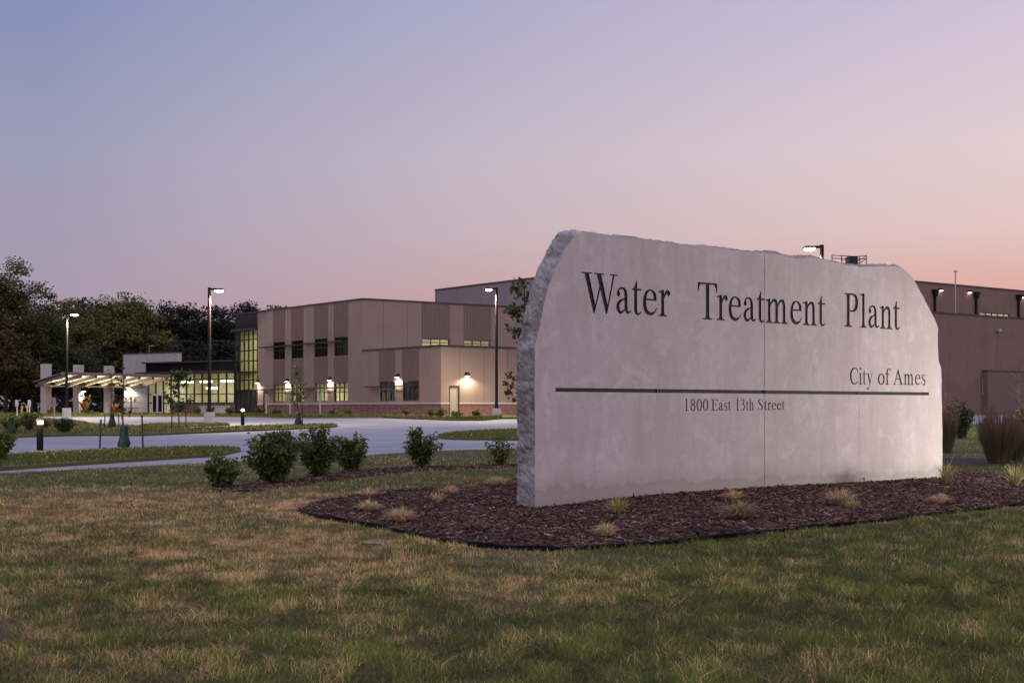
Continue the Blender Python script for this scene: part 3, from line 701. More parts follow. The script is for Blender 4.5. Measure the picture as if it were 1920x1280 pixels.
# mortar in the two pale joints, dark gap in the middle one
for ji, s in enumerate(joints):
    m = MB(); zt = top_z(s)-.02; dpt = .004 if ji != 1 else .10
    p = [front(s-GAP+.0005, -.1, -dpt), front(s+GAP-.0005, -.1, -dpt), front(s+GAP-.0005, -.1, -THK+.05), front(s-GAP+.0005, -.1, -THK+.05)]
    zsp = [-.1, zl0-.001, zl1+.001, zt] if ji != 1 else [-.1, zt]
    for zi in range(0, len(zsp), 2): m.box8([(q.x, q.y, zsp[zi]) for q in p]+[(q.x, q.y, zsp[zi+1]) for q in p])
    m.build('mortar_joint', 'seam_mortar' if ji != 1 else 'letter_black', sign)
for li, lab in enumerate(['deep engraved black words Water Treatment Plant', 'small engraved black words City of Ames', 'small engraved black street address', 'long engraved black rule']):
    m = MB(); submesh(m, let_f[li], -DEEP if li in (0, 3) else -.008, 0, True)
    o = m.build('engraved_lettering' if li < 3 else 'engraved_line', 'letter_black', sign); o['label'] = lab

# floodlight standing right of the sign, beyond the picture edge
fl = Vector((11.5, 23.4, 0)); tgt = front(7.6, 1.0)
r_ = empty('ground_floodlight', fl, 'small black ground floodlight aimed along the stone sign', 'floodlight')
m = MB(); m.tube([fl+Vector((0,0,0)), fl+Vector((0,0,.46))], .02, 8); m.build('stake', 'dark_metal', r_)
m = MB(); hd = fl+Vector((0,0,.55)); dd = (tgt-hd).normalized()
m.tube([hd-dd*.12, hd-dd*.02, hd+dd*.10], [.05, .09, .10], 12); m.build('housing', 'dark_metal', r_)
m = MB(); m.tube([hd+dd*.101, hd+dd*.106], [.085, .085], 12); m.build('lens', 'pack_glow', r_)
lamp('SPOT', hd+dd*.15, 1350, (1,.93,.84), r_, tgt, .12, 120, 1)

# ------------------------------------------------------------------ building frames
AA = R(53.5); U = Vector((math.sin(AA), math.cos(AA), 0)); V_ = Vector((-math.cos(AA), math.sin(AA), 0))
class Fr:
    """vertical wall plane: origin O, run direction d, outward normal n"""
    def __init__(s, O, d, n): s.O = Vector(O); s.d = Vector(d).normalized(); s.n = Vector(n).normalized()
    def s(s, px):
        k = (px-CX)/F; return (s.O.y*k-s.O.x)/(s.d.x-s.d.y*k)
    def z(s, px, py): return CAMZ+(HY-py)*(s.O.y+s.d.y*s.s(px))/F
    def p(s, a, z, o=0): q = s.O+s.d*a+s.n*o; return (q.x, q.y, z)
    def box(s, m, s0, s1, z0, z1, o0, o1, mi=0):
        m.box8([s.p(s0,z0,o0), s.p(s1,z0,o0), s.p(s1,z0,o1), s.p(s0,z0,o1), s.p(s0,z1,o0), s.p(s1,z1,o0), s.p(s1,z1,o1), s.p(s0,z1,o1)], mi)
    def wall(s, m, s0, s1, z0, z1, holes=(), th=.3, mi=0):
        ss = sorted({s0, s1, *[v for h in holes for v in h[:2]]}); zs = sorted({z0, z1, *[v for h in holes for v in h[2:]]})
        for a, b in zip(ss[:-1], ss[1:]):
            run = None
            for c, d in zip(zs[:-1], zs[1:]):
                cm, dm = (a+b)/2, (c+d)/2
                inside = any(h[0] < cm < h[1] and h[2] < dm < h[3] for h in holes)
                if inside:
                    if run: s.box(m, a, b, run[0], run[1], -th, 0, mi); run = None
                else: run = (run[0], d) if run else (c, d)
            if run: s.box(m, a, b, run[0], run[1], -th, 0, mi)
B0 = Vector((pxat(827, 115), 115, 0))
LF = Fr(B0, V_, (-U.x, -U.y, 0))                    # long west wall: lower block, main block, glass tower
sA = LF.s(680); A0 = LF.O+V_*sA
RB = Fr(B0, U, (-V_.x, -V_.y, 0)); RA = Fr(A0, U, (-V_.x, -V_.y, 0))
GL = .55
office = empty('office_building', (B0.x, B0.y, gz(115)), 'two storey tan panel building with brick base, glass tower and lit glass lobby', 'building')
zMain = LF.z(680, 562); zLow = LF.z(827, 649.5)
sEnd = LF.s(483); sTow = LF.s(441); WR = 24.5
def hole(fr, x0, x1, y0, y1):
    a, b = sorted((fr.s(x0), fr.s(x1))); xm = (x0+x1)/2; return (a, b, fr.z(xm, y1), fr.z(xm, y0))
cx2 = lambda x, y: (400+x/3.2, 500+y/3.2)
upw = [hole(LF, *sum(zip(cx2(a, c), cx2(b, d)), ())) if False else hole(LF, cx2(a,0)[0], cx2(b,0)[0], cx2(0,c)[1], cx2(0,d)[1]) for a, b, c, d in ((360,430,450,555),(468,540,443,550),(606,686,430,543),(725,808,418,535))]
low = [hole(LF, cx2(a,0)[0], cx2(b,0)[0], cx2(0,c)[1], cx2(0,d)[1]) for a, b, c, d in ((360,430,706,809),(468,540,702,809),(608,684,697,808),(724,808,694,808))]
lbw = [hole(LF, cx2(a,0)[0], cx2(b,0)[0], cx2(0,c)[1], cx2(0,d)[1]) for a, b, c, d in ((998,1090,688,804),(1137,1233,683,804))]
# keep each row on one sill and one head line
def level(hs):
    z0 = sum(h[2] for h in hs)/len(hs); z1 = sum(h[3] for h in hs)/len(hs); return [(h[0], h[1], z0, z1) for h in hs]
upw, low, lbw = level(upw), level(low), level(lbw)
mw = level([hole(RA, cx2(1252,0)[0], cx2(1418,0)[0], cx2(0,430)[1], cx2(0,482)[1]), hole(RA, cx2(1504,0)[0], cx2(1661,0)[0], cx2(0,440)[1], cx2(0,487)[1])])
zBr = LF.z(827, 757)
dLeft = hole(LF, cx2(300,0)[0], cx2(326,0)[0], cx2(0,742)[1], cx2(0,860)[1]); dRight = hole(RB, cx2(1415,0)[0], cx2(1476,0)[0], cx2(0,713)[1], cx2(0,870)[1])
dLeft = (dLeft[0], dLeft[1], GL, dLeft[3]); dRight = (dRight[0], dRight[1], GL, dRight[3])
m = MB()
LF.wall(m, 0, sA, zBr, zLow, [h for h in lbw])
LF.wall(m, sA, sEnd, zBr, zMain, upw+low+[(dLeft[0], dLeft[1], zBr, dLeft[3])])
RA.wall(m, .3, WR, zLow-.3, zMain, mw); RB.wall(m, .3, WR, zBr, zLow, [(dRight[0], dRight[1], zBr, dRight[3])])
# far and rear walls
Fr(LF.O+V_*sEnd, U, V_).wall(m, .3, WR, GL, zMain)
Fr(RB.O+U*WR, V_, U).wall(m, .3, sA, GL, zLow); Fr(RB.O+U*WR, V_, U).wall(m, sA, sEnd, GL, zMain)
for px in (1020, 1165, 1420, 1503, 1667): s = RA.s(cx2(px,0)[0]); RA.box(m, s-.02, s+.02, zLow+.02, zMain-.01, 0, .004, 1)
for px in (1478, 1625, 1765): s = RB.s(cx2(px,0)[0]); RB.box(m, s-.02, s+.02, zBr+.01, zLow-.01, 0, .004, 1)
for px in (312, 358, 448, 570, 705, 880, 935, 1235, 1300): s = LF.s(cx2(px,0)[0]); LF.box(m, s-.015, s+.015, zBr+.01, (zMain if px < 877 else zLow)-.01, 0, .003, 1)
m.build('wall', ['tan_concrete', 'joint'], office)
m = MB(); LF.wall(m, 0, sEnd, GL, zBr, [(dLeft[0], dLeft[1], GL, zBr)], .33); RB.wall(m, .33, WR, GL, zBr, [(dRight[0], dRight[1], GL, zBr)], .33)
LF.box(m, 0, dLeft[0], zBr, zBr+.12, 0, .05, 1); LF.box(m, dLeft[1], sEnd, zBr, zBr+.12, 0, .05, 1); RB.box(m, -.05, dRight[0], zBr, zBr+.12, 0, .05, 1); RB.box(m, dRight[1], WR, zBr, zBr+.12, 0, .05, 1)
m.build('brick_base', ['brick', 'pillar_concrete'], office)
m = MB()
def slab(m, O, a0, a1, b0, b1, z0, z1, mi=0):
    f = lambda a, b, z: (O.x+U.x*a+V_.x*b, O.y+U.y*a+V_.y*b, z)
    m.box8([f(a0,b0,z0), f(a1,b0,z0), f(a1,b1,z0), f(a0,b1,z0), f(a0,b0,z1), f(a1,b0,z1), f(a1,b1,z1), f(a0,b1,z1)], mi)
slab(m, LF.O, .3, WR-.3, .3, sA-.0, zLow-.6, zLow-.35); slab(m, LF.O, .3, WR-.3, sA+.3, sEnd-.3, zMain-.6, zMain-.35); m.build('roof', 'roof_membrane', office)
m = MB()
for fr, a, b, z in ((LF, -.06, sA, zLow), (RB, .3, WR, zLow), (LF, sA-.06, sEnd+.05, zMain), (RA, .3, WR, zMain)):
    fr.box(m, a, b, z, z+.16, -.36, .06)
m.build('coping', 'coping_metal', office)
def ribbed(fr, s0, s1, z0, z1, par, pitch=.32, label=None):
    m = MB(); n = max(3, int(round((s1-s0)/pitch))); p = (s1-s0)/n
    fr.box(m, s0, s1, z0, z1, .0, .012)
    for i in range(n): fr.box(m, s0+p*(i+.28), s0+p*(i+.72), z0+.02, z1-.02, .012, .045)
    return m.build('ribbed_panel', 'ribbed_tan', par)
for k, (a, b, c, d) in enumerate(((358,430,265,0),(465,541,250,0),(603,688,232,0),(722,808,212,0))):
    s1, s0 = LF.s(cx2(a,0)[0]), LF.s(cx2(b,0)[0])
    ribbed(LF, s0, s1, upw[k][3]+.06, zMain-.02, office); ribbed(LF, s0, s1, low[k][3]+.06, upw[k][2]-.06, office)
for k, (a, b) in enumerate(((993,1090),(1133,1233))):
    ribbed(LF, LF.s(cx2(b,0)[0]), LF.s(cx2(a,0)[0]), lbw[k][3]+.06, zLow-.02, office)
for k, (a, b) in enumerate(((1250,1420),(1503,1667))):
    ribbed(RA, RA.s(cx2(a,0)[0]), RA.s(cx2(b,0)[0]), mw[k][3]+.06, zMain-.02, office)
def window(fr, h, par, nx=2, nz=1, gl='clear_glass', o=-.12, fw=.07):
    a, b, c, d = h; m = MB()
    e = .002
    fr.box(m, a+e, b-e, c+e, c+fw, o-.06, o+.06); fr.box(m, a+e, b-e, d-fw, d-e, o-.06, o+.06)
    fr.box(m, a+e, a+fw, c+fw, d-fw, o-.06, o+.06); fr.box(m, b-fw, b-e, c+fw, d-fw, o-.06, o+.06)
    for i in range(1, nx): x = a+(b-a)*i/nx; fr.box(m, x-fw/2, x+fw/2, c+fw, d-fw, o-.05, o+.05)
    for i in range(1, nz): z = c+(d-c)*i/nz; fr.box(m, a+fw, b-fw, z-fw/2, z+fw/2, o-.045, o+.045)
    w_ = m.build('window', 'frame_metal', par)
    p = MB(); p.quad([fr.p(a+fw/2, c+fw/2, o), fr.p(b-fw/2, c+fw/2, o), fr.p(b-fw/2, d-fw/2, o), fr.p(a+fw/2, d-fw/2, o)]); p.build('pane', gl, w_)
    return w_
for h in upw: window(LF, h, office, 2, 2, 'dark_glass')
for h in low: window(LF, h, office, 3, 2)
for h in lbw: window(LF, h, office, 3, 2, 'dark_glass')
for h in mw: window(RA, h, office, 3, 2)
# sunshades
def shade(px0, px1, py, par):
    s1, s0 = LF.s(px0), LF.s(px1); z = LF.z((px0+px1)/2, py); m = MB()
    LF.box(m, s0, s1, z, z+.10, .62, .72); LF.box(m, s0, s1, z, z+.06, .12, .18)
    for i in range(4): LF.box(m, s0+.02, s1-.02, z+.01, z+.04, .24+.1*i, .29+.1*i)
    n = max(2, int((s1-s0)/1.8))
    for i in range(n+1): x = s0+.03+(s1-s0-.12)*i/n; LF.box(m, x, x+.06, z, z+.08, 0.005, .62)
    m.build('sunshade', 'frame_metal', par)
shade(cx2(312,0)[0], cx2(541,0)[0], 500+480/3.2, office); shade(cx2(556,0)[0], cx2(808,0)[0], 500+459/3.2, office)
shade(cx2(303,0)[0], cx2(541,0)[0], 500+738/3.2, office); shade(cx2(556,0)[0], cx2(808,0)[0], 500+731/3.2, office)
shade(cx2(943,0)[0], cx2(1233,0)[0], 500+721/3.2, office)
def door(fr, h, par, matn='door_paint'):
    a, b, c, d = h; m = MB(); e = .003
    fr.box(m, a+e, a+.08, c, d-e, -.2, .01, 1); fr.box(m, b-.08, b-e, c, d-e, -.2, .01, 1); fr.box(m, a+.08, b-.08, d-.1, d-e, -.2, .01, 1)
    fr.box(m, a+.08, b-.08, c, d-.1, -.16, -.08, 0); dd_ = m.build('door', [matn, 'frame_metal'], par)
    m = MB(); fr.box(m, b-.22, b-.16, c+.95, c+1.1, -.08, -.02); m.build('handle', 'pipe_galv', dd_)
door(LF, dLeft, office); door(RB, dRight, office)
def wall_pack(fr, px, py, par, e=85, warm=(1,.86,.66), depth=.28):
    s = fr.s(px); z = fr.z(px, py); m = MB()
    m.box8([fr.p(s-.2,z,.005), fr.p(s+.2,z,.005), fr.p(s+.2,z,depth), fr.p(s-.2,z,depth), fr.p(s-.2,z+.3,.005), fr.p(s+.2,z+.3,.005), fr.p(s+.17,z+.12,depth-.04), fr.p(s-.17,z+.12,depth-.04)])
    o = m.build('wall_lamp', 'bronze', par)
    m = MB(); fr.box(m, s-.15, s+.15, z-.035, z-.002, .04, depth-.03); m.build('lens', 'pack_glow', o)
    lamp('SPOT', fr.p(s, z-.10, depth+.12), e*3.6, warm, o, fr.p(s, z-5, depth+.05), .10, 165, .45)
for px, py in ((484.5,717.5),(cx2(447,0)[0],715.3),(cx2(703,0)[0],712.3),(cx2(1110,0)[0],707)): wall_pack(LF, px, py, office)
wall_pack(RB, cx2(1520,0)[0], 704.5, office, 110)
# rooms behind the lit windows
def room(fr, s0, s1, z0, z1, depth, par, wallm='interior_wall', lights=(), lum=220, tubes=4, o=-.42, glow='tube_glow'):
    m = MB(); P = fr.p
    def q(a, b, c, d, mi): m.quad([a, b, c, d], mi)
    q(P(s0,z0,o), P(s1,z0,o), P(s1,z0,-depth), P(s0,z0,-depth), 1); q(P(s0,z1,o), P(s1,z1,o), P(s1,z1,-depth), P(s0,z1,-depth), 0)
    q(P(s0,z0,-depth), P(s1,z0,-depth), P(s1,z1,-depth), P(s0,z1,-depth), 0)
    q(P(s0,z0,o), P(s0,z0,-depth), P(s0,z1,-depth), P(s0,z1,o), 0); q(P(s1,z0,o), P(s1,z0,-depth), P(s1,z1,-depth), P(s1,z1,o), 0)
    rm = m.build('interior_room', [wallm, 'interior_floor'], par)
    for i in range(tubes):
        s = s0+(s1-s0)*(i+.5)/tubes
        for dd2 in (-depth*.35, -depth*.7): t = MB(); fr.box(t, s-.75, s+.75, z1-.16, z1-.10, dd2-.12, dd2+.12); t.build('ceiling_light', glow, rm)
    n = max(1, int((s1-s0)/6))
    for i in range(n):
        s = s0+(s1-s0)*(i+.5)/n; c = P(s, z1-.25, -depth*.5)
        lamp('AREA', c, lum, (1,.93,.70), rm, (c[0], c[1], z0), (2.5, 1.5))
    return rm
room(LF, LF.s(655), LF.s(508), GL+.3, low[0][3]+.35, 5, office, 'interior_green', lum=150, tubes=5)
room(RA, .8, WR-.6, zLow-.2, mw[0][3]+.5, 6, office, 'interior_wall', lum=200, tubes=7)
room(LF, 1.0, sA-1.0, GL+.3, lbw[0][3]+.35, 4.5, office, 'interior_dark', lum=14, tubes=3, glow='dim_tube')
# glass tower
m = MB(); zg0, zg1 = GL+.35, LF.z(462, 616.5)
LF.box(m, sEnd+.01, sTow, zg1, zMain-.02, -.3, -.02, 0)
TE = Fr(LF.O+V_*sTow, U, V_)
TE.box(m, .3, 7, zg1, zMain-.02, -.3, 0, 0)
slab(m, LF.O, .3, 7, sEnd, sTow-.3, zMain-.5, zMain-.3, 0)
LF.box(m, sEnd, sTow+.3, zMain-.02, zMain+.14, -.36, .06, 1)
LF.box(m, sEnd-.05, sTow+.35, zg1-.2, zg1, 0, .35, 1)
m.build('tower_parapet', ['black_panel', 'coping_metal'], office)
m = MB(); nv = 5
lev = [zg0] + sorted(LF.z(462, y) for y in (731, 712.5, 697, 677, 657.5, 637)) + [zg1-.2]
for i in range(nv+1):
    s = sEnd+.06+(sTow-sEnd-.12)*i/nv; LF.box(m, s-.045, s+.045, zg0, zg1-.2, -.10, .03)
for z in lev: LF.box(m, sEnd, sTow, z-.05, z+.05, -.09, .02)
for i in range(4): s = 7*i/3.; TE.box(m, s, s+.1, zg0, zg1-.2, -.14, .06)
for z in lev: TE.box(m, 0, 7, z-.05, z+.05, -.12, .04)
cw = m.build('curtain_wall', 'frame_metal', office)
m = MB(); m.quad([LF.p(sEnd,zg0,-.05), LF.p(sTow,zg0,-.05), LF.p(sTow,zg1-.2,-.05), LF.p(sEnd,zg1-.2,-.05)]); m.quad([TE.p(0,zg0,-.05), TE.p(7,zg0,-.05), TE.p(7,zg1-.2,-.05), TE.p(0,zg1-.2,-.05)]); m.build('pane', 'clear_glass', cw)
m = MB(); LF.box(m, sEnd, sTow, zg0+.06, lev[1]-.06, -.12, -.06); m.build('spandrel_panel', 'black_panel', cw)
room(LF, sEnd+.05, sTow-.3, GL+.4, lev[3]-.06, 7, office, 'interior_green', lum=110, tubes=2)
room(LF, sEnd+.05, sTow-.3, lev[3]+.06, zg1-.15, 7, office, 'interior_green', lum=190, tubes=2)
m = MB(); LF.wall(m, sEnd, sTow+.2, GL-.2, zg0, (), .3); m.build('brick_base', 'brick', office)
# lobby
LD = Vector((-.81, .588, 0)).normalized(); LN = Vector((-LD.y, LD.x, 0)); LN = LN if LN.y < 0 else -LN
T0 = LF.O+V_*(sTow+.1)
LB = Fr(T0, LD, LN); sl1 = LB.s(277)
zr0 = LB.z(440, 698.5); zr1 = LB.z(440, 677.5); zs = LB.z(440, 755)
m = MB()
LB.box(m, .05, sl1+.4, zr0+.25, zr1, -.5, -.05, 0); LB.box(m, .05, sl1+1.0, zr0, zr0+.22, -1.2, .9, 1); LB.box(m, .05, sl1+.6, zr1, zr1+.16, -9, .35, 1)
LBe = Fr(LB.O+LD*(sl1+.4), -LN, LD); LBe.box(m, .5, 8, zr0+.25, zr1, -.4, 0, 0)
m.build('lobby_roof', ['black_panel', 'coping_metal'], office)
m = MB(); LB.box(m, 0, sl1*.72, GL-.2, zs, -.3, 0); m.build('brick_base', 'brick', office)
m = MB(); nv = 11; lz = [zs, zs+(zr0-zs)*.30, zs+(zr0-zs)*.80, zr0]
for i in range(nv+1):
    s = .05+(sl1-.1)*i/nv; LB.box(m, s-.045, s+.045, zs if s < sl1*.72 else GL, zr0, -.14, .04)
for z in lz: LB.box(m, 0, sl1, z-.05, z+.05, -.12, .03)
cw2 = m.build('curtain_wall', 'frame_metal', office)
m = MB(); m.quad([LB.p(0,zs,-.05), LB.p(sl1,zs,-.05), LB.p(sl1,zr0,-.05), LB.p(0,zr0,-.05)]); m.quad([LB.p(sl1*.73,GL,-.05), LB.p(sl1,GL,-.05), LB.p(sl1,zs-.06,-.05), LB.p(sl1*.73,zs-.06,-.05)]); m.build('pane', 'clear_glass', cw2)
lobby = room(LB, .1, sl1-.05, GL, zr0+.2, 8, office, 'interior_wall', lum=210, tubes=0, o=-.2)
for px, py, dpt in ((312,719,3),(346,718,3),(383,717,3.2),(411,716.5,3),(385,725.5,5),(413,725,5),(438,717,3),(318,730,6)):
    s = LB.s(px); z = LB.z(px, py)+.2; m = MB(); LB.box(m, s-.8, s+.8, z-.09, z+.09, -dpt-.16, -dpt+.16); LB.box(m, s-.012, s+.012, z+.09, zr0+.1, -dpt-.012, -dpt+.012, 1); m.build('pendant_light', ['tube_glow', 'frame_metal'], lobby)
for px in (291, 301):
    s = LB.s(px); m = MB(); LB.box(m, s-.42, s+.42, GL+.02, GL+2.3, .03, .08, 0)
    o = m.build('entrance_door', 'white_paint', office); m = MB(); LB.box(m, s-.28, s+.28, GL+.35, GL+2.1, .081, .086); m.build('pane', 'dark_glass', o)
m = MB()
for px in (360, 376): s = LB.s(px); LB.box(m, s-.5, s+.5, GL+.01, zr0-.8, -7.9, -7.7)
m.build('interior_door', 'interior_dark', lobby)
for i, (px, lab) in enumerate(((402,'low brown armchair inside the glass lobby, left one'),(415,'low brown armchair inside the glass lobby, right one'))):
    s = LB.s(px); p = LB.p(s, GL, -2.); r_ = empty('armchair', p, lab, 'armchair', 'armchairs in the lobby')
    m = MB(); LB.box(m, s-.4, s+.4, GL+.3, GL+.75, -2.4, -1.7); m.build('seat', 'wood_brown', r_)
    m = MB(); LB.box(m, s-.4, s+.4, GL+.75, GL+1.35, -2.5, -2.3); m.build('backrest', 'wood_brown', r_)
    for dx in (-.36, .3):
        for dy in (-2.35, -1.76): m = MB(); LB.box(m, s+dx, s+dx+.06, GL+.005, GL+.3, dy, dy+.06); m.build('leg', 'dark_metal', r_)
# tall concrete wall that runs behind the lobby and shows left of it
LW = Fr(LB.O-LN*8.6, LD, LN); a, b = LW.s(333), LW.s(231)
m = MB(); LW.wall(m, a, b, GL, LW.z(231, 664.5), (), .6); LW.box(m, a-.05, b+.05, LW.z(231,664.5), LW.z(231,664.5)+.12, -.65, .05, 1)
tw = m.build('concrete_wall', ['pillar_concrete', 'coping_metal'], office)
wall_pack(LW, 243, 727, office, 170, depth=.4)
m = MB(); pm = LW.p(LW.s(276), LW.z(276,664.5)+.1, -.3); m.tube([pm, (pm[0], pm[1], pm[2]+.9)], .03, 6); m.tube([(pm[0]-.02, pm[1], pm[2]+.9), (pm[0]+.5, pm[1], pm[2]+.95)], .05, 6); m.build('antenna', 'pipe_galv', office)
m = MB(); pw0 = gp(262,777); PWf = Fr((pw0[0], 141, 0), (.95,.3,0), (.3,-.95,0)); PWf.box(m, 0, 2.9, GL, zat(762.5,141), -.4, 0); PWf.box(m, -.06, 2.96, zat(762.5,141), zat(762.5,141)+.1, -.45, .05)
tag(m.build('planter_wall', 'pillar_concrete'), 'low concrete planter wall in front of the lobby entrance', 'wall')

# ------------------------------------------------------------------ process building on the right
K0 = Vector((pxat(1275, 130), 130, 0)); KR = Fr(K0, U, (-V_.x, -V_.y, 0)); KL = Fr(K0, V_, (-U.x, -U.y, 0))
AR = R(52); UR = Vector((math.sin(AR), math.cos(AR), 0))
KR = Fr(K0, UR, (UR.y, -UR.x, 0))
zK = KL.z(1000, 523); sK = KL.s(816)
proc = empty('process_building', (K0.x, K0.y, gz(130)), 'tall mauve windowless process hall rising behind the stone sign', 'building')
zLed = KR.z(1850, 593)
m = MB(); hz_ = level([hole(KR, 1838, 1894, 587.5, 594.5)]); hz_ = [(hz_[0][0], hz_[0][1], KR.z(1865,594.0), KR.z(1865,587.0))]
KL.wall(m, .3, sK, GL, zK, (), .3, 0); m2 = MB()
KR.wall(m2, 0, 70, GL, zK, hz_, .3, 0)
for px in (1300,1360,1420,1480,1540,1600,1660,1715,1783,1806,1835,1866,1896):
    s = KR.s(px); KR.box(m2, s-.025, s+.025, zLed+.6, zK-.02, 0, .004, 1)
for i in range(1, 9): s = sK*i/9; KL.box(m, s-.02, s+.02, GL+8, zK-.02, 0, .004, 1)
Fr(K0+V_*sK, UR, V_).wall(m, 0, 60, GL, zK)
m.build('wall', ['upper_clad', 'joint'], proc); m2.build('wall', ['mauve_concrete', 'joint'], proc)
m = MB(); KL.box(m, .3, sK, zK, zK+.18, -.4, .06); KR.box(m, -.06, 70, zK, zK+.18, -.4, .06); m.build('coping', 'coping_metal', proc)
m = MB(); q0 = K0; f = lambda a, b, z: (q0.x+UR.x*a+V_.x*b, q0.y+UR.y*a+V_.y*b, z)
m.box8([f(.2,.4,zK-.6), f(69,.4,zK-.6), f(69,sK,zK-.6), f(.2,sK,zK-.6), f(.2,.4,zK-.4), f(69,.4,zK-.4), f(69,sK,zK-.4), f(.2,sK,zK-.4)]); m.build('roof', 'roof_membrane', proc)
for h in hz_: window(KR, h, proc, 5, 1)
room(KR, hz_[0][0]-1, hz_[0][1]+1, hz_[0][2]-1.2, hz_[0][3]+.8, 4, proc, 'interior_wall', lum=160, tubes=3)
# lower front wall with ledge
KD = Fr(K0+KR.n*2.2, UR, KR.n); zD = KD.z(1850, 594)
m = MB(); KD.wall(m, 0, 70, GL-.6, zD, (), .3, 0)
for px in (1300,1360,1420,1480,1540,1600,1660,1720,1751.5,1779,1815,1849,1870,1901): s = KD.s(px); KD.box(m, s-.025, s+.025, GL, zD-.02, 0, .004, 1)
KD.box(m, .3, 70, zD-.5, zD-.3, -2.1, -.31, 0); KD.box(m, 0, .3, GL, zD, -2.15, -.3, 0)
m.build('lower_wall', ['mauve_concrete', 'joint'], proc)
m = MB(); KD.box(m, -.06, 70, zD, zD+.2, -.36, .06); m.build('coping', 'coping_metal', proc)
for px in (1751, 1828.5, 1908):
    s = KR.s(px); m = MB(); z = KR.z(px, 545+(px-1751)*.06)
    m.box8([KR.p(s-.2,z-.6,.0), KR.p(s+.2,z-.6,.0), KR.p(s+.2,z-.6,.3), KR.p(s-.2,z-.6,.3), KR.p(s-.38,z,.0), KR.p(s+.38,z,.0), KR.p(s+.38,z,.4), KR.p(s-.38,z,.4)])
    KR.box(m, s-.42, s+.42, z, z+.13, .005, .45); KR.box(m, s-.10, s+.10, zLed-.8, z-.6, .02, .24); m.build('downspout', 'bronze', proc)
for px, py, e in ((1762,543,14),(1816,547,6),(1918,555.5,14)):
    s = KR.s(px); z = KR.z(px, py); m = MB(); KR.box(m, s-.2, s+.2, z-.1, z+.12, .004, .3); o = m.build('wall_lamp', 'bronze', proc)
    m = MB(); KR.box(m, s-.16, s+.16, z-.15, z-.1, .05, .30); m.build('lens', 'pack_glow', o)
s = KD.s(1870); z = KD.z(1870, 619); m = MB(); KD.box(m, s-.22, s+.22, z-.15, z+.15, .004, .4); m.build('security_camera', 'grey_post', proc)
s0, s1 = KD.s(1840), KD.s(1850); z0, z1 = KD.z(1845,743), KD.z(1845,709); m = MB(); KD.box(m, s0, s1, z0, z1, .004, .06)
for i in range(9): z = z0+(z1-z0)*(i+.3)/9; KD.box(m, s0+.05, s1-.05, z, z+.12, .06, .14, 1)
m.build('louvre', ['joint', 'pillar_concrete'], proc)
KE = Fr(KD.O+KR.n*.7, UR, KR.n); s0 = KE.s(1852); zE = KE.z(1885, 697)
m = MB(); KE.box(m, s0, s0+30, GL-.6, zE, -.69, 0, 0); KE.box(m, s0-.05, s0+30, zE, zE+.15, -.69, .05, 1); m.build('annex', ['dark_mauve', 'coping_metal'], proc)
m = MB(); pb = KD.p(KD.s(1793), zD+.2, -.1); m.tube([pb, (pb[0], pb[1], KR.z(1793, 514))], .07, 8); e = (pb[0], pb[1], KR.z(1793,514)); m.tube([(e[0]-.18,e[1],e[2]), (e[0]+.18,e[1],e[2]-.05)], .1, 8); m.build('vent_pipe', 'pipe_galv', proc)
# guard rail and hatch on the roof, seen above the sign
m = MB(); zq = 2.4
def rp_(px, d, z): return (pxat(px, d), d, z)
dR = 146; zb = zK; zt = zat(478.5, dR); zm = zat(484, dR)
pts = [(1546,dR-1),(1560,dR),(1578,dR+.5),(1597,dR+1),(1612,dR+1),(1624.5,dR+.5),(1612,dR+5),(1578,dR+5)]
for px, d in pts: m.tube([rp_(px,d,zb-.4), rp_(px,d,zt if px > 1550 else zat(486,d))], .045, 6)
for z in (zt, zm): m.tube([rp_(px,d,z) for px, d in pts[1:]], .04, 6)
m.build('guard_rail', 'bronze', proc)
m = MB(); x0, x1 = pxat(1590,dR+2), pxat(1607,dR+2); m.box(x0, x1, dR+1.6, dR+3.2, zb-.4, zat(480.5,dR+2)); m.build('roof_unit', 'frame_metal', proc)

# ------------------------------------------------------------------ entrance canopy
WD = Vector((.58, .814, 0)).normalized(); WN = Vector((WD.y, -WD.x, 0))
P1 = Vector((pxat(75.6, 134.5), 134.5, 0)); CW = Fr(P1, WD, WN); LC = CW.s(264.6)+.5
zre = CW.z(75.6, 717.5); zfr = 4.36; OV = 3.7
can = empty('entrance_canopy', (P1.x, P1.y, GL), 'sloped metal entrance canopy on concrete pillars, lit from below', 'canopy')
def cpnt(s, o, dz): return CW.p(s, zre+(zfr-zre)*(o/OV)+dz, o)
def cbox(m, s0, s1, o0, o1, d0, d1, mi=0):
    m.box8([cpnt(s0,o0,d0), cpnt(s1,o0,d0), cpnt(s1,o1,d0), cpnt(s0,o1,d0), cpnt(s0,o0,d1), cpnt(s1,o0,d1), cpnt(s1,o1,d1), cpnt(s0,o1,d1)], mi)
m = MB(); cbox(m, -.4, LC, -.6, OV+.05, .16, .24); cbox(m, -.45, LC+.05, OV+.05, OV+.15, .0, .28); m.build('roof_sheet', 'roof_metal', can)
for i in range(8):
    s = .05+(LC-.4)*i/7; m = MB(); cbox(m, s-.16, s+.16, -.2, OV, -.22, .13); m.build('roof_beam', 'roof_metal', can)
    if i < 7:
        s2 = .05+(LC-.4)*(i+1)/7; m = MB(); cbox(m, s+.18, s2-.18, .1, OV-.1, .10, .14); m.build('soffit_panel', 'translucent_panel', can)
m = MB(); CW.box(m, -.4, LC, zre-.35, zre-.22, -.25, .1); m.build('eave_beam', 'roof_metal', can)
for px, top in ((90,681.8),(151,683.5),(208.5,685.2)):
    s = CW.s(px); m = MB(); zt = CW.z(px, top)
    CW.box(m, s, s+.62, GL-.1, zt, -1.15, -.28); m.build('pillar', 'pillar_concrete', can)
